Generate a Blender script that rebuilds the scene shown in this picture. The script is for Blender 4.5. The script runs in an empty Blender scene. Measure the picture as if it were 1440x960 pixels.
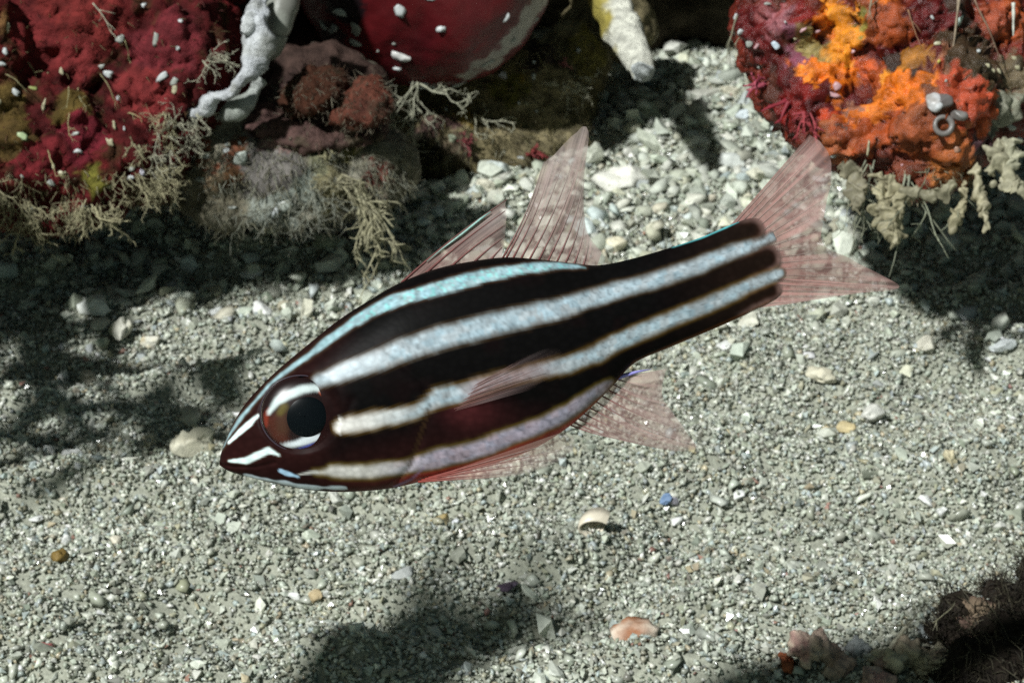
import bpy, bmesh, math, random
import numpy as np
from mathutils import Vector, Matrix, Quaternion

# ---------------------------------------------------------------- camera, sky, sun, exposure
SC = bpy.context.scene
COL = SC.collection
SC.unit_settings.system = 'METRIC'
SC.unit_settings.scale_length = 0.01            # 1 unit = 1 cm
SC.render.engine = 'CYCLES'
SC.cycles.max_bounces = 6
SC.cycles.transparent_max_bounces = 12
SC.cycles.use_denoising = False
SC.cycles.sample_clamp_indirect = 4.0
SC.cycles.sample_clamp_direct = 12.0

FISH_C = Vector((0.0, 0.0, 9.4))                # the fish hovers about 9 cm above the sand
PITCH = math.radians(30.0)
DIST = 27.0
PXCM = 120.0
FWD = Vector((0, math.cos(PITCH), -math.sin(PITCH)))
UPV = Vector((0, math.sin(PITCH), math.cos(PITCH)))
RGT = Vector((1, 0, 0))
CAM = FISH_C - FWD * DIST
cd = bpy.data.cameras.new('camera')
cam = bpy.data.objects.new('camera', cd); COL.objects.link(cam)
cam.location = CAM
cam.rotation_euler = (math.radians(90) - PITCH, 0, 0)
cd.sensor_width = 36.0
cd.lens = 36.0 * DIST / (1440.0 / PXCM)
cd.clip_start = 0.5; cd.clip_end = 5000.0
cd.dof.use_dof = True
cd.dof.focus_distance = DIST - 0.4
cd.dof.aperture_fstop = 1.15
SC.camera = cam

SUN_E, SUN_A = math.radians(51), math.radians(45)
TRAVEL = Vector((math.sin(SUN_A) * math.cos(SUN_E), math.cos(SUN_A) * math.cos(SUN_E), -math.sin(SUN_E)))
TO_SUN = -TRAVEL
W = bpy.data.worlds.new('World'); SC.world = W; W.use_nodes = True
wn = W.node_tree.nodes; wl = W.node_tree.links
sky = wn.new('ShaderNodeTexSky'); sky.sky_type = 'NISHITA'; sky.sun_disc = False
sky.sun_elevation = SUN_E
sky.sun_rotation = math.atan2(TO_SUN.x, TO_SUN.y)
tint = wn.new('ShaderNodeVectorMath'); tint.operation = 'MULTIPLY'; tint.inputs[1].default_value = (0.86, 0.93, 0.62)   # daylight after metres of green water
wl.new(sky.outputs['Color'], tint.inputs[0]); wl.new(tint.outputs[0], wn['Background'].inputs['Color'])
wn['Background'].inputs['Strength'].default_value = 0.042
sl = bpy.data.lights.new('sun', 'SUN'); sun = bpy.data.objects.new('sun', sl); COL.objects.link(sun)
sl.energy = 5.0; sl.angle = math.radians(2.3); sl.color = (0.985, 1.0, 0.985)
sun.rotation_euler = TRAVEL.to_track_quat('-Z', 'Y').to_euler()
sun.location = TO_SUN * 60
SC.view_settings.view_transform = 'Standard'
SC.view_settings.look = 'None'
SC.view_settings.exposure = 0.12
SC.view_settings.gamma = 1.0

# ---------------------------------------------------------------- helpers
rng = np.random.default_rng(7)
random.seed(7)

def ray(px, py):
    return FWD + RGT * ((px - 720) / PXCM / DIST) + UPV * ((480 - py) / PXCM / DIST)
def P(px, py, depth):
    return CAM + ray(px, py) * depth
def G(px, py, z=0.0):
    r = ray(px, py); return CAM + r * ((CAM.z - z) / -r.z)
def proj(V):
    q = V - np.array(CAM)
    d = q @ np.array(FWD)
    return 720 + (q @ np.array(RGT)) / d * DIST * PXCM, 480 - (q @ np.array(UPV)) / d * DIST * PXCM, d
def pxscale(depth):
    return PXCM * DIST / depth                  # pixels per cm at that depth

def _hash(i, j, k, seed):
    h = (i.astype(np.int64) * 374761393 + j.astype(np.int64) * 668265263 + k.astype(np.int64) * 2147483647 + seed * 974634777) & 0xffffffff
    h = ((h ^ (h >> 13)) * 1274126177) & 0xffffffff
    h = (h ^ (h >> 16)) & 0xffffffff
    return h / 4294967295.0 * 2 - 1
def vnoise(p, seed=0):
    f = np.floor(p); t = p - f; t = t * t * t * (t * (t * 6 - 15) + 10)
    i, j, k = f[:, 0].astype(np.int64), f[:, 1].astype(np.int64), f[:, 2].astype(np.int64)
    r = 0
    for a in (0, 1):
        for b in (0, 1):
            for c in (0, 1):
                w = (t[:, 0] if a else 1 - t[:, 0]) * (t[:, 1] if b else 1 - t[:, 1]) * (t[:, 2] if c else 1 - t[:, 2])
                r = r + w * _hash(i + a, j + b, k + c, seed)
    return r
def fbm(p, octv=4, seed=0, gain=0.5):
    r = 0; a = 1.0; s = 0
    for o in range(octv):
        r = r + a * vnoise(p * 2.03 ** o + 17.3 * o, seed + o); s += a; a *= gain
    return r / s
def sstep(a, b, x):
    t = np.clip((x - a) / (b - a), 0, 1); return t * t * (3 - 2 * t)

def set_col(me, cols, name='col'):
    c = np.ones((len(me.vertices), 4), np.float32); c[:len(cols), :cols.shape[1]] = cols
    a = me.attributes.new(name, 'FLOAT_COLOR', 'POINT'); a.data.foreach_set('color', c.ravel())

def mesh_np(name, V, F, cols=None, smooth=True):
    """F: (n,3) or (n,4) int array"""
    me = bpy.data.meshes.new(name)
    V = np.asarray(V, np.float32); F = np.asarray(F, np.int32)
    n, k = F.shape
    me.vertices.add(len(V)); me.vertices.foreach_set('co', V.ravel())
    me.loops.add(n * k); me.loops.foreach_set('vertex_index', F.ravel())
    me.polygons.add(n)
    me.polygons.foreach_set('loop_start', np.arange(0, n * k, k, dtype=np.int32))
    me.polygons.foreach_set('loop_total', np.full(n, k, np.int32))
    me.polygons.foreach_set('use_smooth', np.full(n, smooth, bool))
    me.update(calc_edges=True); me.validate()
    if cols is not None: set_col(me, np.asarray(cols, np.float32))
    return me

def obj(name, me, mat, parent=None, loc=None):
    o = bpy.data.objects.new(name, me); COL.objects.link(o)
    if mat is not None and me is not None:
        if len(me.materials) == 0: me.materials.append(mat)
    if parent is not None: o.parent = parent
    if loc is not None: o.location = loc
    return o
def tag(o, label=None, cat=None, group=None, kind=None):
    if label: o['label'] = label
    if cat: o['category'] = cat
    if group: o['group'] = group
    if kind: o['kind'] = kind
    return o
def thing(name, label, cat, loc, group=None):
    e = bpy.data.objects.new(name, None); COL.objects.link(e); e.location = loc; e.empty_display_size = 0.3
    return tag(e, label, cat, group)
def recentre(me, c):
    V = np.empty(len(me.vertices) * 3, np.float32); me.vertices.foreach_get('co', V)
    V = V.reshape(-1, 3) - np.array(c, np.float32); me.vertices.foreach_set('co', V.ravel()); me.update()
def verts(me):
    V = np.empty(len(me.vertices) * 3, np.float32); me.vertices.foreach_get('co', V); return V.reshape(-1, 3).astype(np.float64)
def normals(me):
    N = np.empty(len(me.vertices) * 3, np.float32); me.vertex_normals.foreach_get('vector', N); return N.reshape(-1, 3).astype(np.float64)

class MB:
    """collects tubes and ribbons into one mesh with colours"""
    def __init__(s): s.V = []; s.F = []; s.C = []; s.n = 0
    def tube(s, pts, rad, col, sides=5, col2=None):
        pts = np.asarray(pts, float); m = len(pts); rad = np.broadcast_to(np.asarray(rad, float), (m,))
        t = np.gradient(pts, axis=0); t /= np.linalg.norm(t, axis=1, keepdims=True) + 1e-9
        ref = np.array([0.31, 0.22, 0.92]); a = np.cross(t, ref); a /= np.linalg.norm(a, axis=1, keepdims=True) + 1e-9
        b = np.cross(t, a)
        ang = np.arange(sides) / sides * 2 * math.pi
        ring = pts[:, None, :] + rad[:, None, None] * (np.cos(ang)[None, :, None] * a[:, None, :] + np.sin(ang)[None, :, None] * b[:, None, :])
        base = s.n
        s.V.append(ring.reshape(-1, 3))
        u = np.linspace(0, 1, m)[:, None]
        c = np.asarray(col)[None, :] * (1 - u) + np.asarray(col if col2 is None else col2)[None, :] * u
        s.C.append(np.repeat(c, sides, axis=0))
        for i in range(m - 1):
            for k in range(sides):
                k2 = (k + 1) % sides
                s.F.append((base + i * sides + k, base + i * sides + k2, base + (i + 1) * sides + k2, base + (i + 1) * sides + k))
        s.n += m * sides
        # end caps as collapsed quads
        if sides >= 4:
            s.F.append((base + 0, base + 3, base + 2, base + 1)); e = base + (m - 1) * sides
            s.F.append((e, e + 1, e + 2, e + 3))
    def ribbon(s, pts, wid, side, col, thick=0.012):
        pts = np.asarray(pts, float); m = len(pts); side = np.asarray(side, float); side = side / np.linalg.norm(side)
        wl_, wr = wid
        t = np.gradient(pts, axis=0); t /= np.linalg.norm(t, axis=1, keepdims=True) + 1e-9
        nn = np.cross(t, side[None, :]); nn /= np.linalg.norm(nn, axis=1, keepdims=True) + 1e-9
        L = pts - side[None, :] * np.asarray(wl_)[:, None]; R = pts + side[None, :] * np.asarray(wr)[:, None]
        base = s.n
        q = np.stack([L - nn * thick * .3, pts - nn * thick, R - nn * thick * .3, R + nn * thick * .3, pts + nn * thick, L + nn * thick * .3], 1)
        s.V.append(q.reshape(-1, 3)); s.C.append(np.repeat(np.asarray(col)[None, :], m * 6, axis=0))
        for i in range(m - 1):
            for k in range(6):
                k2 = (k + 1) % 6
                s.F.append((base + i * 6 + k, base + i * 6 + k2, base + (i + 1) * 6 + k2, base + (i + 1) * 6 + k))
        s.n += m * 6
    def build(s, name, mat, parent=None, loc=None, smooth=True):
        V = np.concatenate(s.V); C = np.concatenate(s.C)
        if loc is not None: V = V - np.array(loc)
        elif parent is not None: V = V - np.array(parent.location)
        return obj(name, mesh_np(name, V, np.array(s.F), C, smooth), mat, parent, loc)

# ---------------------------------------------------------------- materials
def new_mat(name):
    m = bpy.data.materials.new(name); m.use_nodes = True
    nt = m.node_tree; return m, nt, nt.nodes['Principled BSDF']
def N(nt, t, **kw):
    n = nt.nodes.new(t)
    for k, v in kw.items():
        if k in n.inputs: n.inputs[k].default_value = v
        else: setattr(n, k, v)
    return n
def attr_mat(name, rough=0.5, spec=0.5, vary=0.25, vscale=8.0, bump=0.0, bscale=20.0, bdist=0.05, transl=0.0, coat=0.0, sss=0.0):
    """colour from the mesh's own 'col' attribute, mottled and roughened by 3D noise"""
    m, nt, b = new_mat(name)
    a = N(nt, 'ShaderNodeAttribute', attribute_name='col')
    tc = N(nt, 'ShaderNodeTexCoord')
    nz = N(nt, 'ShaderNodeTexNoise', Scale=vscale, Detail=6.0, Roughness=0.65)
    nt.links.new(tc.outputs['Object'], nz.inputs['Vector'])
    mr = N(nt, 'ShaderNodeMapRange'); mr.inputs[1].default_value = 0.3; mr.inputs[2].default_value = 0.7
    mr.inputs[3].default_value = 1 - vary; mr.inputs[4].default_value = 1 + vary
    nt.links.new(nz.outputs[0], mr.inputs[0])
    mx = N(nt, 'ShaderNodeVectorMath', operation='SCALE')
    nt.links.new(a.outputs['Color'], mx.inputs[0]); nt.links.new(mr.outputs[0], mx.inputs['Scale'])
    nt.links.new(mx.outputs[0], b.inputs['Base Color'])
    b.inputs['Roughness'].default_value = rough
    b.inputs['Specular IOR Level'].default_value = spec
    if coat: b.inputs['Coat Weight'].default_value = coat; b.inputs['Coat Roughness'].default_value = 0.12
    if bump:
        n2 = N(nt, 'ShaderNodeTexNoise', Scale=bscale, Detail=5.0, Roughness=0.7)
        nt.links.new(tc.outputs['Object'], n2.inputs['Vector'])
        bp = N(nt, 'ShaderNodeBump', Strength=bump, Distance=bdist)
        nt.links.new(n2.outputs[0], bp.inputs['Height']); nt.links.new(bp.outputs[0], b.inputs['Normal'])
    if transl:
        tr = N(nt, 'ShaderNodeBsdfTranslucent'); nt.links.new(mx.outputs[0], tr.inputs['Color'])
        ms = N(nt, 'ShaderNodeMixShader'); ms.inputs[0].default_value = transl
        nt.links.new(b.outputs[0], ms.inputs[1]); nt.links.new(tr.outputs[0], ms.inputs[2])
        nt.links.new(ms.outputs[0], nt.nodes['Material Output'].inputs['Surface'])
    return m

M_SAND = attr_mat('sand_bed', 0.8, 0.3, 0.35, 14.0, 0.6, 45.0, 0.03)
M_GRAIN = attr_mat('sand_grain', 0.26, 0.8, 0.25, 9.0, 0.2, 30.0, 0.02, transl=0.28)
M_CRYSTAL = attr_mat('sand_crystal', 0.14, 1.0, 0.2, 9.0, 0.1, 30.0, 0.02, transl=0.2)
M_PEBBLE = attr_mat('coral_rubble', 0.55, 0.45, 0.22, 7.0, 0.5, 22.0, 0.04, transl=0.08)
M_ROCK = attr_mat('encrusted_rock', 0.72, 0.14, 0.55, 3.2, 0.9, 10.0, 0.08)
M_SMOOTH = attr_mat('smooth_sponge', 0.42, 0.4, 0.2, 2.5, 0.25, 16.0, 0.03)
M_SPONGE = attr_mat('orange_sponge', 0.33, 0.38, 0.6, 3.6, 0.8, 11.0, 0.06)
M_ALGA = attr_mat('pale_alga', 0.55, 0.35, 0.3, 10.0, transl=0.3)
M_CHALK = attr_mat('chalky_sponge', 0.85, 0.15, 0.45, 4.0, 1.0, 9.0, 0.10)
M_SHELL = attr_mat('shell', 0.32, 0.5, 0.2, 6.0, 0.3, 25.0, 0.02, transl=0.1)

# ---------------------------------------------------------------- the sand bed
def ground_h(x, y):
    p = np.stack([x, y, np.zeros_like(x)], 1)
    h = 0.45 * fbm(p * 0.22, 3, 3) + 0.48 * fbm(p * np.array([0.40, 1.0, 1.0]) + 5, 3, 11) + 0.14 * fbm(p * 1.7, 3, 23)
    # low ridges that run across, as in rippled sand
    h += 0.17 * np.sin((y * 1.0 - x * 0.38) * 1.5 + 2.2 * vnoise(p * 0.25, 31)) * sstep(18, 9, y)
    h += 0.22 * sstep(2, -6, x) * sstep(6, 10, y) * fbm(p * np.array([.7, 1.5, 1.0]) + 40, 2, 41)
    h += 0.55 * np.exp(-((x + 5.6) / 2.0) ** 2 - ((y - 9.6) / 1.6) ** 2)      # the bank at lower left that faces the light
    h += 0.085 * np.abs(np.sin((y + .55 * x) * 2.4 + 2.0 * vnoise(p * .4, 37))) * sstep(1.5, -2.5, x) * sstep(15, 11, y)     # short slanting furrows
    return h
def gh(v):
    return float(ground_h(np.array([v.x]), np.array([v.y]))[0])
def GP(px, py):
    g = G(px, py); g.z = gh(g); g2 = G(px, py, g.z); g2.z = gh(g2); return g2

fine = np.arange(-17, 17.01, 0.15)
outer = np.array([19, 22, 27, 35, 50, 80, 140, 260, 500, 1000, 2400.0])
gx = np.concatenate([-outer[::-1], fine, outer])
fy = np.arange(-2, 36.01, 0.15)
gy = np.concatenate([-2 - (outer[::-1] - 17), fy, 36 + (outer - 17)])
XX, YY = np.meshgrid(gx, gy)
hh = ground_h(XX.ravel(), YY.ravel())
far = np.maximum(np.abs(XX.ravel()) - 17, np.maximum(YY.ravel() - 36, -2 - YY.ravel()))
hh = np.where(far > 30, 0.0, hh)
nx, ny = len(gx), len(gy)
idx = np.arange(nx * ny).reshape(ny, nx)
F = np.stack([idx[:-1, :-1].ravel(), idx[:-1, 1:].ravel(), idx[1:, 1:].ravel(), idx[1:, :-1].ravel()], 1)
pv = np.stack([XX.ravel(), YY.ravel(), hh - 0.078], 1)
sc = np.array([0.30, 0.31, 0.25])[None, :] * (1 + 0.25 * fbm(pv * 1.3, 3, 51))[:, None]
sand = obj('sand', mesh_np('sand', pv, F, sc), M_SAND)
tag(sand, 'pale coral sand of the sea bed', kind='structure')

# grains: real angular crystals, too many to count
def grains(n, size_lo, size_hi, sigma, region, seed, ico=False, palette=None, lift=0.15, density=None, jit=.34, lie=True):
    r = np.random.default_rng(seed)
    # sample in the picture's footprint so that density stays even over the visible bed
    x0, x1, y0, y1 = region
    x = r.uniform(x0, x1, n); y = r.uniform(y0, y1, n)
    if density is not None:
        k = r.uniform(0, 1, n) < density(x, y); x, y = x[k], y[k]
    # keep to the stretch of bed between the rocks and a margin round the picture
    gx_, gy_, _ = proj(np.stack([x, y, x * 0], 1)); k = (gx_ > -260) & (gx_ < 1700) & (gy_ < 1130) & (gy_ > 60); x, y = x[k], y[k]
    n = len(x)
    s = np.clip(np.exp(r.normal(math.log((size_lo * size_hi) ** .5), sigma, n)), size_lo, size_hi)
    if ico:
        bm = bmesh.new(); bmesh.ops.create_icosphere(bm, subdivisions=1, radius=1.0)
        B = np.array([v.co[:] for v in bm.verts]); T = np.array([[v.index for v in f.verts] for f in bm.faces]); bm.free()
    else:
        B = np.array([(1, 0, 0), (-1, 0, 0), (0, 1, 0), (0, -1, 0), (0, 0, 1), (0, 0, -1)], float)
        T = np.array([(0, 2, 4), (2, 1, 4), (1, 3, 4), (3, 0, 4), (2, 0, 5), (1, 2, 5), (3, 1, 5), (0, 3, 5)])
    nb = len(B)
    V = B[None] * (1 + r.uniform(-jit, jit, (n, nb, 1))) + r.uniform(-jit, jit, (n, nb, 3)) * .9
    V = V * np.stack([r.uniform(.75, 1.6, n), r.uniform(.6, 1.1, n), r.uniform(.45, .9, n)], 1)[:, None, :]
    q = r.normal(size=(n, 4))
    if lie: q = np.stack([np.cos(an := r.uniform(0, math.pi, n)), r.normal(size=n) * .22, r.normal(size=n) * .22, np.sin(an)], 1)   # most grains lie flat
    q /= np.linalg.norm(q, axis=1, keepdims=True)
    w, a, b, c = q.T
    R = np.empty((n, 3, 3))
    R[:, 0] = np.stack([1 - 2 * (b * b + c * c), 2 * (a * b - c * w), 2 * (a * c + b * w)], 1)
    R[:, 1] = np.stack([2 * (a * b + c * w), 1 - 2 * (a * a + c * c), 2 * (b * c - a * w)], 1)
    R[:, 2] = np.stack([2 * (a * c - b * w), 2 * (b * c + a * w), 1 - 2 * (a * a + b * b)], 1)
    V = np.einsum('nij,nkj->nki', R, V) * (s / 2)[:, None, None]
    z = ground_h(x, y) - 0.03 + s * r.uniform(-.15, .35 + lift, n)
    V += np.stack([x, y, z], 1)[:, None, :]
    pal = np.array(palette) * np.array([.94, .94, .885]); ci = r.choice(len(pal), n, p=PAL_W[:len(pal)] / PAL_W[:len(pal)].sum())
    C = pal[ci] * r.uniform(.75, 1.2, (n, 1)) + r.uniform(-.015, .015, (n, 3))
    Fc = (T[None] + (np.arange(n) * nb)[:, None, None]).reshape(-1, 3)
    return V.reshape(-1, 3), Fc, np.repeat(np.clip(C, .01, .9), nb, axis=0)
PAL = [(.52, .55, .49), (.61, .64, .58), (.40, .425, .365), (.74, .76, .70), (.48, .465, .37), (.50, .56, .57), (.88, .89, .85), (.25, .245, .20), (.55, .49, .36), (.40, .24, .20)]
PAL_W = np.array([.27, .22, .16, .10, .07, .07, .05, .035, .02, .005])
REG = (-14.5, 14.5, 2.5, 33)
V1, F1, C1 = grains(180000, .034, .175, .42, REG, 1, palette=PAL, lift=-.05)
o = obj('sand_grain_carpet', mesh_np('sand_grain_carpet', V1, F1, C1, True), M_GRAIN)
tag(o, 'loose angular grains of pale coral sand', 'sand', kind='stuff')
V4, F4, C4 = grains(60000, .045, .18, .34, REG, 4, palette=PAL, lift=.15, lie=False)
o = obj('sand_crystal_carpet', mesh_np('sand_crystal_carpet', V4, F4, C4, False), M_CRYSTAL)
tag(o, 'sharp glinting crystals among the sand grains', 'sand', kind='stuff')
V2, F2, C2 = grains(9000, .12, .30, .32, REG, 2, ico=True, palette=PAL[:7], lift=.1, jit=.44,
                    density=lambda x, y: 0.25 + 0.75 * sstep(14, 24, y))
me_g = mesh_np('coarse_sand_carpet', V2, F2, C2, True)
fl = np.repeat(np.random.default_rng(6).uniform(size=len(F2) // 20) < .6, 20); me_g.polygons.foreach_set('use_smooth', ~fl)
o = obj('coarse_sand_carpet', me_g, M_GRAIN)
tag(o, 'coarse pale grit scattered over the sand', 'grit', kind='stuff')
V3, F3, C3 = grains(5200, .18, .50, .34, (-13, 13, 15, 33), 3, ico=True, palette=[PAL[0], PAL[2], PAL[1], PAL[0], (.58, .57, .47), PAL[5], PAL[3]], lift=.1, jit=.42,
                    density=lambda x, y: 0.08 + 0.8 * sstep(16.5, 21, y))
me_g = mesh_np('coral_gravel', V3, F3, C3, True)
fl = np.repeat(np.random.default_rng(5).uniform(size=len(F3) // 20) < .45, 20); me_g.polygons.foreach_set('use_smooth', ~fl)
o = obj('coral_gravel', me_g, M_PEBBLE)
tag(o, 'pale coral gravel strewn below the reef rocks', 'gravel', kind='stuff')

# ---------------------------------------------------------------- reef rocks
def remesh(lumps, voxel):
    bm = bmesh.new()
    for (c, r) in lumps:
        mt = Matrix.Translation(c) @ Matrix.Diagonal((r[0], r[1], r[2], 1))
        bmesh.ops.create_icosphere(bm, subdivisions=4, radius=1.0, matrix=mt)
    me = bpy.data.meshes.new('tmp'); bm.to_mesh(me); bm.free()
    o = bpy.data.objects.new('tmp', me); COL.objects.link(o)
    md = o.modifiers.new('r', 'REMESH'); md.mode = 'VOXEL'; md.voxel_size = voxel; md.use_smooth_shade = True
    dg = bpy.context.evaluated_depsgraph_get()
    m2 = bpy.data.meshes.new_from_object(o.evaluated_get(dg))
    bpy.data.objects.remove(o); bpy.data.meshes.remove(me)
    return m2
def L(px, py, depth, rx, ry, rd):
    """an ellipsoid given by its picture size in pixels at its own depth; rd in cm"""
    s = pxscale(depth)
    return (P(px, py, depth), (rx / s, rd, ry / s))
def front_point(V, px, py, rad=14):
    x, y, d = proj(V)
    w = np.hypot(x - px, y - py)
    k = np.where(w < rad)[0]
    if len(k) == 0: k = np.argsort(w)[:5]
    return V[k[np.argmin(d[k])]]

def rock_mesh(name, lumps, voxel, amps, base_cols, seeds=None, seed=0, seed_r=0.5, lobe=0.0, crater=0.0):
    me = remesh(lumps, voxel)
    V = verts(me); Nn = normals(me)
    disp = 0
    for (a, f) in amps: disp = disp + a * fbm(V * f + seed * 3.1, 3, seed + int(f * 10))
    V = V + Nn * disp[:, None]
    if crater: V = V - Nn * (crater * sstep(.40, .62, vnoise(V * 4.3, seed + 90)) + .6 * crater * sstep(.42, .6, vnoise(V * 8.1, seed + 91)))[:, None]     # pores
    n1 = fbm(V * 0.9 + 3, 4, seed + 70); n2 = fbm(V * 2.6 + 9, 4, seed + 80)
    c = [np.array(k) for k in base_cols]
    t = np.clip(n1 * 1.6 + .5, 0, 1)[:, None]; u = sstep(.12, .38, n2)[:, None]
    C = c[0] * (1 - t) + c[1] * t
    C = C * (1 - u * .8) + c[2] * u * .8
    if seeds:
        pts = np.array([front_point(V, s[0], s[1]) for s in seeds]); rad = np.array([s[3] if len(s) > 3 else seed_r for s in seeds])
        sc_ = np.array([s[2] for s in seeds])
        Wp = V + 0.42 * np.stack([fbm(V * 2.4 + 1, 4, 5, .65), fbm(V * 2.4 + 31, 4, 6, .65), fbm(V * 2.4 + 61, 4, 7, .65)], 1)
        best = np.full(len(V), 9.0); bi = np.zeros(len(V), int)
        for i in range(len(pts)):
            d = np.linalg.norm(Wp - pts[i], axis=1) / rad[i]
            k = d < best; best[k] = d[k]; bi[k] = i
        m = sstep(1.0, 0.82, best)
        C = C * (1 - m[:, None]) + (sc_[bi] * (1 + .25 * n2[:, None])) * m[:, None]
        if lobe:
            h = np.sqrt(np.clip(1 - best ** 2, 0, 1)) * rad[bi]
            V = V + Nn * (lobe * h)[:, None]
    me.vertices.foreach_set('co', V.astype(np.float32).ravel()); me.update()
    set_col(me, np.clip(C, .004, .9))
    return me, V

CRIM = [(.125, .016, .016), (.085, .010, .012), (.055, .026, .010)]
# left crimson rock
LL = [L(120, 110, 47, 230, 190, 2.2), L(40, 180, 46.2, 160, 130, 2.6), L(130, 220, 46, 90, 82, 2.0), L(200, 190, 46.4, 80, 80, 2.0),
      L(255, 90, 46.8, 85, 130, 2.2), L(60, 262, 45.8, 70, 48, 1.6), L(-120, 120, 45.5, 190, 200, 3.0), L(-330, 150, 43.4, 180, 230, 3.6), L(160, -120, 47.5, 260, 160, 2.4)]
lm, LV = rock_mesh('crimson_rock', LL, .075, [(.40, .7), (.26, 1.7), (.13, 4.2), (.05, 9.0)], [(.095, .0095, .0095), (.055, .0055, .006), (.040, .022, .008)],
                   seeds=[(95, 25, (.13, .017, .015), 1.1), (60, 60, (.12, .015, .015), .8), (115, 65, (.15, .02, .02), .7), (130, 190, (.12, .011, .018), .55), (60, 250, (.12, .012, .015), .6), (20, 150, (.085, .055, .015), .5),
                          (95, 135, (.09, .06, .015), .5), (30, 205, (.08, .05, .015), .5), (140, 245, (.12, .11, .02), .32), (200, 120, (.15, .02, .02), .7), (10, 20, (.16, .08, .03), .3), (150, 292, (.14, .014, .02), .4), (215, 60, (.12, .016, .02), .8)], seed=1, crater=.12)
C0 = P(120, 330, 45.5)
left_rock = thing('crimson_rock', 'rough crimson encrusted rock overhanging the sand at upper left', 'rock', C0)
recentre(lm, C0); obj('crust', lm, M_ROCK, left_rock)

def blob_mesh(name, size, seed, amp=.25, sub=2, flat=False, col=(.7, .7, .65), col2=None, cn=2.0):
    """a lumpy pebble, size = full extents"""
    bm = bmesh.new(); bmesh.ops.create_icosphere(bm, subdivisions=sub, radius=1.0)
    me = bpy.data.meshes.new(name); bm.to_mesh(me); bm.free()
    V = verts(me)
    n = vnoise(V * 1.1 + seed * 7.7, seed) * amp * 1.6 + vnoise(V * 2.6 + seed, seed + 3) * amp * 1.0 + vnoise(V * 6.1 + seed, seed + 5) * amp * .45
    # a few random cutting planes make broken facets
    r = np.random.default_rng(seed + 900)
    V = V * (1 + n)[:, None]
    for k in range(12):
        d = r.normal(size=3); d /= np.linalg.norm(d); lim = r.uniform(.45, .9)
        ex = np.clip(V @ d - lim, 0, None); V = V - ex[:, None] * d[None, :] * .9
    V = V * np.array(size) / 2
    me.vertices.foreach_set('co', V.astype(np.float32).ravel())
    for p in me.polygons: p.use_smooth = not flat
    me.update()
    c = np.array(col)[None, :] * (1 + .12 * vnoise(V * 5 / max(size) + 3, seed)[:, None])
    if col2 is not None:
        t = sstep(-.1, .35, fbm(V * cn / max(size) + 5, 3, seed + 2))[:, None]; c = c * (1 - t) + np.array(col2) * t
    set_col(me, np.clip(c, .01, .9)); return me

fleck_n = 0
def flecks(root, Vw, specs, mat=M_SHELL):
    """small pale shell flecks that sit on a rock, as parts of it"""
    global fleck_n
    for (px, py, w, h, ang, col) in specs:
        p = front_point(Vw, px, py, 8); d = float((Vector(p) - CAM).dot(FWD)); s = pxscale(d)
        me = blob_mesh('fleck', (w / s, min(w, h) / s * .28, h / s), 300 + fleck_n, .42, 2, False, col); fleck_n += 1
        o = obj('fleck', me, mat, root); o.location = Vector(p) - root.location + FWD * (-.02)
        o.rotation_euler = (-PITCH * .5, math.radians(ang), 0)
WH = (.50, .53, .53); CR = (.42, .39, .26); GW = (.32, .34, .31)
flecks(left_rock, LV, [(12, 70, 11, 14, 0, WH), (8, 84, 14, 8, 30, WH), (18, 38, 10, 22, 15, CR), (28, 133, 20, 12, 35, WH), (5, 141, 10, 12, 0, CR), (38, 187, 22, 17, 20, (.42, .52, .30)),
    (154, 112, 20, 13, 5, WH), (160, 138, 9, 9, 0, WH), (148, 95, 13, 9, -20, GW), (212, 62, 9, 18, 0, GW), (222, 112, 26, 15, -30, WH), (242, 110, 14, 14, -20, GW), (165, 60, 16, 15, 0, GW),
    (116, 213, 18, 9, 10, WH), (160, 202, 14, 16, 0, CR), (70, 265, 15, 9, 20, GW), (186, 240, 14, 8, -10, GW), (188, 249, 13, 8, -15, WH), (202, 248, 13, 12, 0, (.6, .58, .66)), (92, 248, 13, 10, -25, CR),
    (45, 298, 26, 10, 0, GW), (122, 296, 22, 9, 15, GW), (155, 268, 18, 11, -10, CR), (110, 183, 14, 8, -15, GW), (256, 24, 9, 9, 0, WH), (253, 75, 7, 7, 0, WH), (205, 3, 12, 8, 0, WH), (158, 181, 5, 17, 0, CR),
    (66, 152, 6, 18, 10, CR), (94, 102, 9, 13, 0, CR), (175, 184, 4, 9, 0, WH), (240, 128, 9, 16, 10, CR), (80, 237, 5, 10, 0, CR), (35, 250, 7, 5, 40, GW), (47, 118, 18, 7, 15, (.30, .34, .12))])

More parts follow.
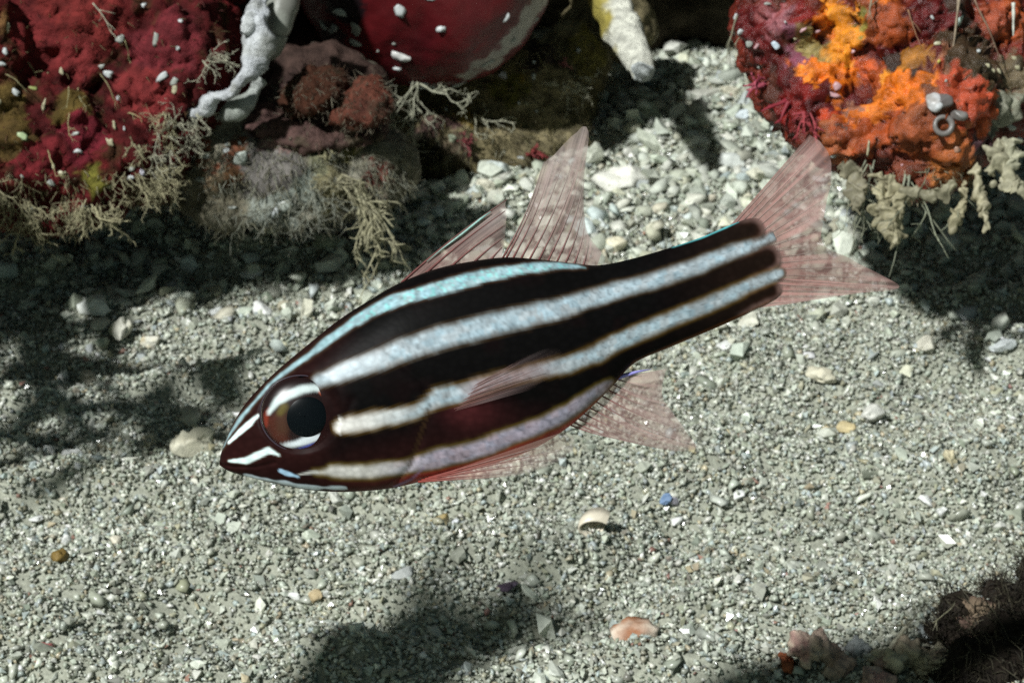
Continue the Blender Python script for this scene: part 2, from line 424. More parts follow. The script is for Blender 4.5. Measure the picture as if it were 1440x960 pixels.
# dark red smooth dome
dm, DV = rock_mesh('red_dome', [L(596, -62, 50.2, 188, 196, 1.8), L(640, -30, 50.3, 130, 150, 1.7)], .07, [(.10, .5), (.035, 2.5)], [(.095, .007, .009), (.070, .005, .008), (.085, .008, .010)],
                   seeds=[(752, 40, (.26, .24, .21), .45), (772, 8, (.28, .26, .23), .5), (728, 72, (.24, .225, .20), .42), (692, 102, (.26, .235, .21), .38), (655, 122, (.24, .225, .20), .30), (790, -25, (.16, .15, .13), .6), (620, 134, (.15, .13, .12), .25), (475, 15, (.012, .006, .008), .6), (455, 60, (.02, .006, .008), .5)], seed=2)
CD = P(600, 140, 49)
dome = thing('red_sponge', 'smooth dark red domed sponge with white flecks between the rocks', 'sponge', CD)
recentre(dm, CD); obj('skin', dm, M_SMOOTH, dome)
flecks(dome, DV, [(554, 19, 20, 24, 0, WH), (615, 45, 22, 12, -10, WH), (565, 88, 36, 26, 10, (.68, .68, .66)), (503, 70, 22, 12, 15, GW), (556, 103, 16, 8, 10, WH), (474, 20, 26, 15, 0, GW), (497, 45, 26, 26, 20, (.22, .22, .19)), (465, 86, 16, 36, -30, GW), (450, 40, 10, 24, -35, GW),
    (470, 45, 20, 20, 0, (.2, .2, .18)), (502, 110, 22, 7, 35, WH), (538, 122, 30, 8, 20, WH), (590, 125, 34, 9, 10, WH), (582, 137, 30, 8, 12, WH), (650, 128, 34, 10, -30, GW), (686, 97, 28, 8, -25, GW), (716, 32, 22, 8, -50, WH), (601, 2, 22, 10, 0, WH), (722, 66, 12, 7, -40, GW), (550, 68, 7, 5, 0, GW), (530, 79, 5, 5, 0, GW), (760, 32, 20, 6, -45, GW), (607, 142, 14, 6, 10, WH)])

# small mauve and rust lumps under the dome
def small_rock(name, label, cat, lumps, cols, seed, amps=((.22, 1.5), (.14, 3.4), (.06, 8.0)), voxel=.05, mat=M_ROCK, seeds=None, lobe=0, base=None, group=None):
    me, Vw = rock_mesh(name, lumps, voxel, list(amps), cols, seeds, seed, lobe=lobe)
    c = Vector(Vw.mean(0)) if base is None else base
    c.z = float(Vw[:, 2].min()); recentre(me, c)
    o = obj(name, me, mat, None, c); tag(o, label, cat, group); return o, Vw
rust_lump, rust_lump_V = small_rock('rust_lump', 'rust brown rounded lump left of the dome underside', 'sponge', [L(447, 132, 46, 42, 30, .6), L(425, 142, 46.4, 30, 26, .6)], [(.065, .022, .011), (.045, .017, .009), (.035, .026, .014)], 11)
salmon_lump, salmon_lump_V = small_rock('salmon_lump', 'salmon pink rounded lump touching the dome underside', 'sponge', [L(520, 146, 45.8, 40, 26, .6), L(500, 158, 46, 30, 20, .5)], [(.10, .032, .020), (.07, .025, .017), (.05, .026, .016)], 12)
mauve_crust, mauve_crust_V = small_rock('mauve_crust', 'dusky mauve encrusted ledge below the rust lumps', 'rock', [L(440, 180, 46.6, 90, 22, .9), L(390, 172, 46.8, 50, 24, .9), L(500, 182, 46.8, 50, 18, .8)], [(.085, .048, .042), (.07, .042, .034), (.075, .062, .04)], 13)
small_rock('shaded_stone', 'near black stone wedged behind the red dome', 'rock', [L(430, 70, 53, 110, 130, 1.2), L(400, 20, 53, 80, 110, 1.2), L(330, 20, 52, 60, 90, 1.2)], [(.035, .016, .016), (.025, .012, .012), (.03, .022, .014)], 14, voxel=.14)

# turf covered rubble in the middle left
tm, TV = rock_mesh('turf_rock', [L(400, 235, 47, 130, 62, 1.3), L(310, 215, 47, 85, 62, 1.5), L(500, 235, 47.2, 80, 55, 1.1), L(440, 268, 47.4, 110, 34, 1.4), L(345, 262, 47, 90, 32, 1.3), L(400, 140, 48.4, 140, 60, 1.2), L(545, 230, 47.6, 40, 44, .7)], .075,
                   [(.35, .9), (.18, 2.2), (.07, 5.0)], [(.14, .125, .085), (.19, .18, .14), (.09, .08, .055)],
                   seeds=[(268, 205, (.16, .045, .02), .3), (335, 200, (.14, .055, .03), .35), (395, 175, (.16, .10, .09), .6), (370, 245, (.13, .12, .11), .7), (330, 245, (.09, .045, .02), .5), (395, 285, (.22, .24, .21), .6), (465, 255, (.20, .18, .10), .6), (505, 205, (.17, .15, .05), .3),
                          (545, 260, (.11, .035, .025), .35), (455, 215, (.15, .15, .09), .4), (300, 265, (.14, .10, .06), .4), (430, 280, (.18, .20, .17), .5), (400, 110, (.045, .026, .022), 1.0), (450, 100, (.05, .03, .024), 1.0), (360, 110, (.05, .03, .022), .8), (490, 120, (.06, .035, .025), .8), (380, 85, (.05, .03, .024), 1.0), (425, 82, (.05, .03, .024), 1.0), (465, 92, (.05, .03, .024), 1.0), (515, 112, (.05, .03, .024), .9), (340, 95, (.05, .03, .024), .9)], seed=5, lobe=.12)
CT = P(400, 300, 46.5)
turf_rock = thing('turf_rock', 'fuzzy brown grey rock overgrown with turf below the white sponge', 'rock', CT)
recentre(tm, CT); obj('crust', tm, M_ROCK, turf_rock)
flecks(turf_rock, TV, [(290, 213, 20, 12, 5, GW), (311, 208, 9, 11, 0, WH), (324, 201, 8, 9, 0, GW), (338, 197, 6, 9, 0, WH), (343, 226, 24, 24, 10, (.4, .44, .4)), (280, 260, 18, 10, -10, GW), (392, 300, 16, 16, 0, WH), (405, 292, 34, 24, 0, (.32, .35, .31)), (246, 250, 15, 26, 0, (.5, .26, .06)), (330, 293, 16, 6, 0, GW), (455, 175, 12, 6, 20, WH), (532, 188, 10, 8, 0, WH)])

# olive turf rock behind, standing on the sand
om, OV = rock_mesh('olive_rock', [L(700, 150, 53.4, 130, 105, 1.2), L(785, 125, 54.2, 66, 95, .9), L(620, 200, 52.6, 80, 58, 1.1), L(700, 212, 52.6, 90, 44, 1.1), L(765, 190, 53.2, 66, 62, 1.0), L(560, 180, 53, 60, 70, 1.2), L(850, 30, 55, 60, 55, 1.2)], .085,
                   [(.4, .8), (.2, 1.9), (.08, 4.6)], [(.14, .115, .055), (.19, .16, .09), (.085, .072, .042)],
                   seeds=[(745, 105, (.16, .11, .02), .25), (670, 155, (.20, .14, .03), .35), (720, 130, (.10, .09, .02), .5), (830, 90, (.13, .11, .03), .6), (600, 160, (.10, .06, .05), .4), (595, 225, (.015, .013, .008), .7), (650, 225, (.08, .06, .04), .5), (760, 60, (.035, .025, .02), .6), (840, 40, (.16, .13, .03), .4), (640, 160, (.12, .07, .06), .3)], seed=6, lobe=.1)
CO = Vector((P(700, 260, 52).x, P(700, 260, 52).y, 0))
olive_rock = thing('olive_rock', 'dark olive turf rock behind the dorsal fins', 'rock', CO)
recentre(om, CO); obj('crust', om, M_ROCK, olive_rock)
flecks(olive_rock, OV, [(750, 82, 8, 7, 0, WH), (755, 112, 7, 14, 0, GW), (736, 146, 5, 5, 0, WH), (757, 150, 6, 5, 0, GW), (814, 76, 7, 7, 0, WH), (712, 107, 15, 14, 0, (.4, .4, .42)), (625, 150, 5, 11, 0, WH), (636, 190, 14, 20, 0, (.25, .28, .2)), (735, 217, 14, 6, 10, WH), (745, 140, 8, 6, 0, (.3, .3, .2))])

# reef wall that closes the back and carries the ledge
wm, WV = rock_mesh('reef_wall', [L(200, -60, 62, 420, 330, 5), L(760, -120, 63, 420, 215, 5), L(1000, -20, 61, 110, 118, 2.6), L(1250, 60, 62, 300, 260, 5), L(520, 120, 60, 150, 160, 3), L(900, 10, 60, 100, 80, 2.2), L(-250, 60, 60, 350, 330, 6), L(1600, 100, 60, 260, 330, 6), L(720, -420, 58, 900, 240, 8)], .34,
                   [(.9, .35), (.4, .9), (.15, 2.2)], [(.060, .046, .030), (.095, .075, .05), (.035, .028, .02)], seed=8)
wm_o = obj('reef_wall', wm, M_ROCK); tag(wm_o, 'dim brown reef wall closing the hollow behind the rocks', 'reef')

# white branching sponge and the grey sheath
def skin_tube(name, pts, rads, col, mat, label, cat, seed=0, amp=.05, col2=None, sides=20):
    pts = np.array([list(p) for p in pts]); k = np.arange(len(pts)); kk = np.linspace(0, len(pts) - 1, (len(pts) - 1) * 9 + 1)
    # Catmull-Rom resample
    def cr(a):
        a = np.concatenate([[2 * a[0] - a[1]], a, [2 * a[-1] - a[-2]]]); i = np.minimum(kk.astype(int), len(pts) - 2); t = (kk - i)[:, None] if a.ndim > 1 else kk - i
        p0, p1, p2, p3 = a[i], a[i + 1], a[i + 2], a[i + 3]
        return .5 * (2 * p1 + (p2 - p0) * t + (2 * p0 - 5 * p1 + 4 * p2 - p3) * t ** 2 + (3 * p1 - p0 - 3 * p2 + p3) * t ** 3)
    Q = cr(pts); Rr = np.clip(cr(np.array(rads, float)), .01, None)
    mb = MB(); mb.tube(Q, Rr, col, sides)
    V = np.concatenate(mb.V); c = V.mean(0); c[2] = V[:, 2].min()
    ax = np.repeat(Q, sides, 0); nn = V - ax; nn /= np.linalg.norm(nn, axis=1, keepdims=True)
    V = V + nn * (amp * (1.5 * fbm(V * 1.5, 2, seed) + .55 * fbm(V * 4.5, 3, seed + 1)))[:, None]
    C = np.concatenate(mb.C)
    if col2 is not None:
        t = sstep(-.05, .35, fbm(V * 2.0, 3, seed + 5))[:, None]; C = C * (1 - t) + np.array(col2) * t
    o = obj(name, mesh_np(name, V - c, np.array(mb.F), C), mat, None, Vector(c)); tag(o, label, cat); return o
dp = 45.0
skin_tube('white_sponge', [P(368, -5, dp + .4), P(366, 25, dp), P(360, 60, dp - .1), P(350, 95, dp - .2), P(330, 122, dp - .2), P(305, 135, dp), P(290, 148, dp), P(278, 158, dp + .2), P(272, 164, dp + .4)],
          [.14, .24, .27, .23, .25, .19, .18, .12, .03], (.50, .52, .54), M_CHALK, 'white crooked finger sponge between crimson rock and dome', 'sponge', 21, .22, (.34, .35, .33))
skin_tube('grey_sponge', [P(366, 115, 45.5), P(350, 140, 45.3), P(330, 152, 45.3), P(312, 162, 45.4), P(305, 166, 45.6)], [.1, .17, .2, .16, .05], (.34, .36, .34), M_CHALK, 'dull grey finger sponge tucked below the white one', 'sponge', 22, .09, (.25, .27, .24))
skin_tube('white_sponge', [P(352, 20, 44.9), P(348, 40, 44.7), P(340, 46, 44.6)], [.1, .13, .05], (.54, .56, .56), M_CHALK, 'short white knob on the crooked sponge tip', 'sponge', 23, .10)
skin_tube('grey_sheath', [P(400, -15, 46), P(396, 15, 45.8), P(390, 45, 45.8), P(384, 68, 46), P(380, 82, 46.3)], [.30, .30, .26, .17, .04], (.22, .23, .20), M_SMOOTH, 'plain grey sheath hanging beside the white sponge', 'sponge', 24, .05, (.16, .16, .14))

# worm tube
def worm_tube():
    d0 = 50.5
    c = P(906, 100, d0 - 1)
    e = thing('worm_tube', 'stubby white and yellow tube with a round open end', 'tube worm', c)
    pts = [P(850, -10, d0 + 1.2), P(868, 28, d0 + .5), P(884, 58, d0), P(897, 84, d0 - .6), P(905, 103, d0 - 1.0)]
    rad = [.46, .43, .39, .33, .25]
    Q = np.array([list(p) for p in pts]); kk = np.linspace(0, 4, 33)
    Q = np.stack([np.interp(kk, range(5), Q[:, i]) for i in range(3)], 1); R = np.interp(kk, range(5), rad)
    mb = MB(); mb.tube(Q, R, (.6, .6, .52), 24)
    # the wall turns in at the mouth
    t = Q[-1] - Q[-2]; t /= np.linalg.norm(t)
    mb.F = mb.F[:-2]
    mb.tube(np.array([Q[-1], Q[-1] + t * .03, Q[-1] + t * .02, Q[-1] - t * .35]), [.25, .228, .195, .16], (.62, .66, .66), 24, (.12, .13, .12))
    mb.F = mb.F[:-2]
    V = np.concatenate(mb.V); V += .13 * np.stack([fbm(V * 3, 4, 1), fbm(V * 3 + 9, 4, 2), fbm(V * 3 + 19, 4, 3)], 1)
    C = np.concatenate(mb.C); x, y, _ = proj(V)
    yel = sstep(.0, .35, fbm(V * 1.6, 3, 8) + (868 - x) / 50 - .15)[:, None] * sstep(90, 70, y)[:, None]
    C = C * (1 - yel) + np.array((.30, .25, .06)) * yel * 1.0
    obj('tube_wall', mesh_np('tube_wall', V - np.array(c), np.array(mb.F), C), M_CHALK, e)
worm_tube()

# right rock with the orange sponge crust
OR = (.55, .125, .008); OY = (.58, .20, .012); RD = (.15, .008, .006); DR = (.075, .005, .005); MV = (.17, .05, .075); BR = (.22, .050, .014); DK = (.035, .018, .012); OL = (.16, .14, .03); RS = (.27, .052, .012); PK = (.50, .30, .32)
RL = [L(1260, 20, 44.5, 200, 170, 2.8), L(1110, 20, 44, 82, 110, 1.9), L(1140, 110, 43.4, 75, 80, 1.6), L(1200, 165, 43, 90, 70, 1.6), L(1300, 130, 43, 120, 100, 2.0), L(1290, 215, 43, 88, 55, 1.4), L(1370, 110, 43.6, 90, 90, 1.8), L(1430, 60, 45, 120, 120, 2.5), L(1230, -150, 46, 260, 150, 4), L(1600, 20, 46, 200, 180, 4), L(1175, 205, 43, 38, 28, .8)]
RS_SEEDS = [(1040, 30, DR, .5), (1060, 70, DR, .5), (1085, 20, (.24, .08, .09), .4), (1100, 45, MV, .3), (1118, 15, RD, .35), (1130, 25, (.33, .03, .02), .3), (1065, 5, (.20, .05, .05), .4),
 (1120, 85, MV, .36), (1128, 60, (.20, .13, .05), .3), (1145, 65, (.26, .20, .07), .36), (1095, 110, DR, .5), (1110, 140, RD, .55), (1135, 160, DR, .5), (1150, 150, (.35, .04, .01), .3), (1085, 130, (.07, .02, .012), .35), (1100, 100, RS, .22),
 (1170, 20, OY, .36), (1180, 45, OY, .4), (1165, 40, OR, .3), (1190, 75, OY, .42), (1195, 100, OR, .4), (1160, 95, OR, .34), (1150, 100, (.8, .22, .02), .3), (1175, 115, OR, .3), (1205, 40, OL, .25), (1170, 70, (.55, .24, .03), .3),
 (1215, 85, (.35, .06, .012), .34), (1225, 100, RS, .3), (1235, 75, DR, .34), (1250, 80, DK, .3), (1230, 110, OY, .22), (1245, 30, RS, .5), (1270, 30, RS, .4), (1225, 15, BR, .5), (1255, 105, OR, .4), (1240, 120, OR, .3), (1235, 135, DK, .28), (1260, 135, OR, .36), (1255, 155, OR, .32), (1225, 150, (.6, .16, .02), .36), (1210, 160, OR, .34), (1200, 145, (.24, .10, .06), .25),
 (1180, 125, (.45, .22, .2), .2), (1190, 185, DK, .22), (1150, 195, BR, .4), (1165, 210, (.33, .09, .03), .5), (1215, 185, RS, .5), (1240, 190, RS, .45), (1230, 182, DK, .16), (1195, 170, DK, .25), (1290, 120, OR, .34), (1305, 115, (.62, .16, .015), .3), (1280, 80, (.3, .12, .02), .35), (1295, 95, DK, .3), (1310, 35, DR, .45), (1300, 60, DR, .4), (1345, 20, DK, .4), (1365, 70, (.05, .03, .015), .75), (1380, 85, (.06, .04, .02), .6), (1340, 70, (.26, .10, .05), .35),
 (1375, 140, (.36, .055, .02), .75), (1400, 150, (.42, .08, .02), .4), (1380, 165, (.34, .05, .025), .4), (1360, 120, (.28, .07, .04), .4), (1290, 205, BR, .7), (1340, 205, (.34, .09, .022), .65), (1330, 245, (.34, .11, .025), .6), (1280, 235, (.13, .03, .012), .5), (1260, 215, (.11, .025, .015), .45), (1365, 215, (.32, .10, .04), .4), (1425, 40, RS, .5), (1400, 20, (.25, .05, .02), .4), (1430, 100, (.12, .09, .05), .5), (1420, 170, (.2, .2, .15), .4), (1390, 195, (.05, .02, .025), .4), (1250, 5, OR, .35), (1205, 130, DR, .2), (1310, 150, (.16, .05, .02), .5), (1275, 160, (.22, .06, .02), .4)]
rm, RV = rock_mesh('orange_rock', RL, .062, [(.26, .8), (.22, 2.0), (.13, 4.6), (.05, 10.0)], [(.14, .020, .010), (.09, .012, .008), (.045, .018, .010)], seeds=RS_SEEDS, seed=9, lobe=.38, crater=.16)
CRR = P(1250, 290, 42.5)
right_rock = thing('orange_rock', 'lumpy rock crusted with orange and red sponge at upper right', 'rock', CRR)
recentre(rm, CRR); obj('sponge_crust', rm, M_SPONGE, right_rock)
flecks(right_rock, RV, [(1027, 23, 7, 13, 15, WH), (1038, 46, 8, 16, 25, WH), (1097, 70, 12, 17, -25, (.5, .58, .66)), (1048, 66, 12, 12, 0, GW), (1173, 118, 16, 12, -10, PK), (1180, 137, 22, 10, 20, PK), (1133, 46, 14, 6, -30, PK), (1100, 28, 5, 5, 0, WH), (1085, 3, 12, 6, 0, GW), (1153, 43, 10, 6, -20, PK), (1220, 212, 5, 24, 5, CR), (1305, 24, 7, 8, 0, WH), (1175, 225, 10, 10, 0, WH), (1375, 65, 8, 6, 0, WH), (1395, 90, 6, 10, -30, CR), (1410, 95, 6, 12, -40, CR), (1425, 95, 12, 8, 40, CR), (1400, 105, 5, 10, -40, CR), (1425, 75, 10, 6, 20, CR), (1352, 34, 9, 16, 20, (.4, .5, .45)), (1315, 55, 14, 7, -10, CR), (1312, 86, 7, 7, 0, (.5, .45, .1)), (1330, 108, 5, 6, 0, GW), (1352, 212, 12, 12, 0, (.35, .2, .14)), (1118, 62, 8, 6, 30, CR), (1062, 100, 8, 6, 10, GW), (1265, 225, 7, 5, 0, PK), (1060, 60, 6, 12, 20, PK), (1200, 80, 8, 6, 0, PK), (1420, 185, 20, 12, 25, GW), (1436, 202, 12, 10, 0, WH)])

# ---------------------------------------------------------------- the fish
def lx(px): return (px - 720) / PXCM
def lz(py): return (480 - py) / PXCM
ST = [(309, 648, 309, 654, .03), (312, 634, 322, 662, .12), (325, 601, 345, 669, .22), (345, 568, 372, 676, .32), (371, 539, 400, 682, .40), (400, 512, 432, 688, .46), (435, 483, 470, 691, .51), (475, 451, 512, 690, .55),
      (515, 425, 556, 685, .57), (560, 399, 603, 674, .58), (610, 379, 655, 662, .57), (660, 368, 705, 648, .55), (710, 362, 752, 630, .52), (760, 365, 797, 602, .48), (805, 370, 833, 571, .43), (840, 373, 862, 542, .38),
      (880, 366, 893, 510, .33), (930, 352, 945, 487, .28), (985, 334, 1005, 462, .19), (1030, 315, 1052, 441, .125), (1060, 306, 1085, 425, .075), (1080, 313, 1103, 410, .042), (1092, 332, 1108, 396, .025), (1101, 352, 1108, 376, .014)]
def catmull(A, sub):
    A = np.array(A, float); n = len(A); kk = np.linspace(0, n - 1, (n - 1) * sub + 1)
    B = np.concatenate([[2 * A[0] - A[1]], A, [2 * A[-1] - A[-2]]]); i = np.minimum(kk.astype(int), n - 2); t = (kk - i)[:, None]
    p0, p1, p2, p3 = B[i], B[i + 1], B[i + 2], B[i + 3]
    return .5 * (2 * p1 + (p2 - p0) * t + (2 * p0 - 5 * p1 + 4 * p2 - p3) * t ** 2 + (3 * p1 - p0 - 3 * p2 + p3) * t ** 3)
W1 = [(314, 630, 1.2), (326, 608, 1.2), (344, 583, 1.2), (363, 562, 1.5), (381, 541, 2), (399, 526, 2.4), (422, 510, 3.4), (439, 498, 3.5), (462, 480, 5), (501, 452, 6.5), (520, 441, 7.5), (560, 422, 8.5), (620, 406, 9), (680, 389, 8.5), (700, 385, 8), (740, 379, 6.5), (780, 374, 5), (812, 375, 3), (822, 377, 1)]
W2 = [(452, 534, 6.62), (470, 529, 7.7), (500, 518, 10.7), (540, 504, 11.7), (580, 489, 13.2), (620, 475, 13.2), (660, 465, 13.7), (700, 455, 13.2), (740, 445, 12.7), (780, 436, 11.7), (820, 423, 10.2), (860, 411, 9.7), (900, 400, 9.2), (940, 388, 8.7), (980, 374, 8.2), (1020, 358, 8.2), (1050, 347, 7.2), (1075, 339, 3.3), (1086, 333, 5.62)]
W3 = [(483, 597, 6.8), (500, 594, 9.6), (530, 588, 9.6), (560, 583, 8.6), (590, 575, 7.6), (605, 567, 7.6), (620, 557, 10.6), (650, 551, 10.6), (680, 541, 9.6), (700, 534, 8.6), (740, 525, 7.6), (760, 520, 8.6), (800, 511, 9.6), (840, 496, 9.6), (860, 485, 9.6), (900, 467, 9.1), (940, 450, 9.1), (980, 434, 8.6), (1020, 418, 8.6), (1060, 398, 7.6), (1080, 391, 6.3), (1098, 383, 5.8)]
W4 = [(448, 662, 1.2), (460, 661, 3.36), (470, 660, 6.76), (490, 661, 7.8), (520, 661, 7.8), (550, 657, 8.8), (575, 654, 7.26), (590, 649, 9.8), (620, 642, 11.8), (660, 634, 10.8), (690, 624, 10.3), (700, 619, 10.3), (740, 605, 9.3), (780, 588, 9.3), (820, 564, 8.3), (840, 549, 6.8), (858, 537, 2.36)]
S1 = [(324, 647, 2), (348, 646, 4), (366, 638, 5), (382, 631, 4.5), (396, 637, 2)]
S2 = [(324, 621, 2), (341, 606, 3), (357, 592, 3), (367, 583, 2)]
S3 = [(398, 660, 2.5), (422, 668, 2.5)]
S4 = [(424, 665, 1.5), (450, 661, 2)]
JAW = [(345, 667, 1.5), (382, 674, 2.5), (414, 680, 3), (447, 684, 3), (488, 684, 2)]
def near(px, py, poly):
    best = np.full(px.shape, 1e9); sg = np.zeros(px.shape); al = np.zeros(px.shape)
    for k, ((x0, y0, h0), (x1, y1, h1)) in enumerate(zip(poly[:-1], poly[1:])):
        dx, dy = x1 - x0, y1 - y0; q = dx * dx + dy * dy
        t = np.clip(((px - x0) * dx + (py - y0) * dy) / q, 0, 1)
        d = np.hypot(px - x0 - t * dx, py - y0 - t * dy); e = d - (h0 + t * (h1 - h0))
        m = e < best; best[m] = e[m]
        s = np.sign((px - x0) * dy - (py - y0) * dx); sg[m] = s[m]; al[m] = (k + t)[m]
    return best, sg
EYE = (427, 580)
def fish_colour(px, py):
    p3 = np.stack([px / 30, py / 30, np.zeros_like(px)], 1)
    wob = 2.2 * fbm(p3 * 1.7, 3, 61)
    head = sstep(520, 420, px)
    low = sstep(600, 660, py + 0.22 * (px - 500)) * sstep(860, 700, px)
    blk = np.array((.0032, .0026, .0028)); mar = np.array((.026, .0075, .0068)); brn = np.array((.016, .009, .006))
    t = np.clip(np.maximum(head * .6, low * .5) + .12 * fbm(p3, 3, 9), 0, 1)[:, None]
    C = blk * (1 - t) + mar * t
    tail = sstep(900, 1080, px)[:, None]; C = C * (1 - .6 * tail) + brn * .6 * tail
    # red belly
    e4, s4 = near(px, py, W4)
    below = (s4 < 0).astype(float) if False else sstep(0, 6, py - np.interp(px, [a[0] for a in W4], [a[1] + a[2] for a in W4]))
    red = below * sstep(540, 610, px) * sstep(872, 830, px)
    rc = np.array((.30, .040, .030)); C = C * (1 - red[:, None]) + rc * red[:, None]
    red2 = below * sstep(430, 540, px) * sstep(610, 540, px) * .5; C = C * (1 - red2[:, None]) + np.array((.09, .02, .016)) * red2[:, None]
    # reddish patch at the pectoral base
    pb = np.exp(-((px - 660) / 38) ** 2 - ((py - 577) / 22) ** 2)[:, None] * .5; C = C * (1 - pb) + np.array((.085, .018, .02)) * pb
    # the tail stalk is bare pink between the rounded ends of the dark bands
    eb = np.minimum(np.minimum(near(px, py, [(960, 360, 16), (1030, 333, 17), (1057, 323, 16)])[0], near(px, py, [(960, 410, 19), (1040, 381, 19), (1079, 363, 18)])[0]), near(px, py, [(980, 452, 13), (1040, 428, 13), (1086, 408, 12)])[0])
    pk = (sstep(-7, 9, eb + 1.5 * wob) * sstep(1030, 1066, px))[:, None]; C = C * (1 - pk) + np.array((.30, .20, .18)) * pk
    hz = (np.exp(-(eb / 6.0) ** 2) * sstep(1030, 1066, px))[:, None] * .2; C = C * (1 - hz) + np.array((.12, .035, .018)) * hz
    # rows of overlapping scales
    ca, sa = math.cos(math.radians(20)), math.sin(math.radians(20))
    su, sv_ = (px * ca - py * sa) / 13.0, (px * sa + py * ca) / 9.5
    row = np.floor(sv_); uu = su + .5 * (row % 2); cid = np.floor(uu)
    fa, fb = uu - cid - .5, sv_ - row - .5
    edge = np.exp(-((np.hypot(fa * .9 - .45, fb) - .62) / .09) ** 2)
    sid = _hash(cid, row, row * 0, 5); sid2 = _hash(cid, row, row * 0, 9)
    sc_on = sstep(500, 560, px)
    scale_m = (1 + sc_on * (.16 * sid - .30 * edge))[:, None] * (1 + sc_on[:, None] * .06 * sid2[:, None] * np.array((-1.2, .3, .9)))
    def stripe(C, poly, col, soft=3.0, halo=(.075, .045, .010), hw=6.0):
        e, s = near(px, py, poly); e = e + wob
        if hw:
            h = sstep(hw + 1.0, .5, e)[:, None] * .75; C = C * (1 - h) + np.array(halo) * h
        m = sstep(soft, -soft, e)[:, None]
        return C * (1 - m) + col * m
    sv = fbm(np.stack([px / 9, py / 9, px * 0], 1), 3, 40)[:, None]
    silver = np.array((.32, .395, .44)) * (1 + .22 * sv) * scale_m
    lilac = np.array((.36, .32, .40)) * (1 + .15 * sv) * scale_m
    aqua = np.array((.28, .42, .46)) * (1 + .3 * sv) * scale_m
    warm = np.array((.60, .59, .56)) * (1 + .2 * sv)
    fr = sstep(620, 500, px)[:, None]
    C = stripe(C, W1, aqua, 2.4, (.05, .028, .016), 5)
    C = stripe(C, W2, silver * (1 - fr * .0) + fr * .06, 6.0, (.07, .042, .016), 8)
    pinkish = (sstep(640, 670, px) * sstep(800, 740, px))[:, None]
    w3 = silver * (1 - fr) + warm * fr; w3 = w3 * (1 - .6 * pinkish) + np.array((.30, .19, .19)) * .6 * pinkish
    C = stripe(C, W3, w3, 5.0, (.12, .07, .014), 8)
    C = stripe(C, W4, lilac * (1 - fr) + (warm * .85) * fr, 4.6, (.13, .09, .014), 8)
    br = np.array((.66, .80, .80))
    for s_ in (S1, S2): C = stripe(C, s_, br, 1.5, (.05, .02, .012), 3)
    C = stripe(C, S3, np.array((.35, .55, .75)), 1.4, hw=0); C = stripe(C, S4, np.array((.5, .5, .48)), 1.4, hw=0)
    C = stripe(C, JAW, np.array((.55, .65, .75)), 1.6, hw=0)
    # gill cover seam and cheek edge
    e, _ = near(px, py, [(484, 585, 0), (481, 596, 1), (481, 606, 0)]); m = sstep(3.2, .6, e)[:, None]; C = C * (1 - m) + warm * 1.1 * m
    e, _ = near(px, py, [(606, 566, 0), (600, 590, .3), (588, 625, .5), (578, 652, .6), (568, 672, 0)]); m = sstep(3.0, .4, e)[:, None] * .55; C = C * (1 - m) + np.array((.055, .03, .014)) * m
    e, _ = near(px, py, [(556, 683, 0), (580, 672, .4), (598, 655, 0)]); m = sstep(2.5, .2, e)[:, None] * .5; C = C * (1 - m) + np.array((.22, .16, .32)) * m
    # rust edge along the tail stalk and its belly
    e, _ = near(px, py, [(866, 540, .2), (893, 511, 1), (945, 488, 1), (1005, 463, 1), (1052, 442, 1), (1085, 426, 1)]); m = sstep(6, 0, e)[:, None] * .6; C = C * (1 - m) + np.array((.16, .05, .008)) * m
    # cyan glints of single scales on the back edge
    g = sstep(.34, .5, vnoise(np.stack([px / 3.0, py / 3.0, px * 0], 1), 77))[:, None]
    e, _ = near(px, py, [(945, 346, 1), (985, 333, 1.5), (1020, 318, 1.5), (1038, 311, 0)]); m = sstep(3, 0, e)[:, None]; C = C * (1 - m) + np.array((.10, .42, .45)) * m
    eW, _ = near(px, py, W1); k = .35 * sstep(1, -3, eW)[:, None] * g * sstep(440, 520, px)[:, None]; C = C * (1 - k) + np.array((.20, .80, .75)) * k
    return np.clip(C, .003, .9)

m, nt, b = new_mat('fish_skin')
a_ = N(nt, 'ShaderNodeAttribute', attribute_name='col'); tcn = N(nt, 'ShaderNodeTexCoord')
vo = N(nt, 'ShaderNodeTexVoronoi', Scale=11.0); mp = N(nt, 'ShaderNodeMapping'); mp.inputs['Scale'].default_value = (1.0, .5, 1.25); mp.inputs['Rotation'].default_value = (0, math.radians(20), 0)
nt.links.new(tcn.outputs['Object'], mp.inputs['Vector']); nt.links.new(mp.outputs[0], vo.inputs['Vector'])
mrn = N(nt, 'ShaderNodeMapRange'); mrn.inputs[1].default_value = .05; mrn.inputs[2].default_value = .75; mrn.inputs[3].default_value = 1.12; mrn.inputs[4].default_value = .80
nt.links.new(vo.outputs['Distance'], mrn.inputs[0])
vm = N(nt, 'ShaderNodeVectorMath', operation='SCALE'); nt.links.new(a_.outputs['Color'], vm.inputs[0]); nt.links.new(mrn.outputs[0], vm.inputs['Scale'])
nt.links.new(vm.outputs[0], b.inputs['Base Color']); nt.links.new(a_.outputs['Alpha'], b.inputs['Alpha'])
b.inputs['Roughness'].default_value = .38
lum = N(nt, 'ShaderNodeRGBToBW'); nt.links.new(a_.outputs['Color'], lum.inputs[0])
lmr = N(nt, 'ShaderNodeMapRange'); lmr.inputs[1].default_value = .01; lmr.inputs[2].default_value = .35; lmr.inputs[3].default_value = .02; lmr.inputs[4].default_value = .24
nt.links.new(lum.outputs[0], lmr.inputs[0]); nt.links.new(lmr.outputs[0], b.inputs['Specular IOR Level'])
bpn = N(nt, 'ShaderNodeBump', Strength=.05, Distance=.02); bpn.invert = True
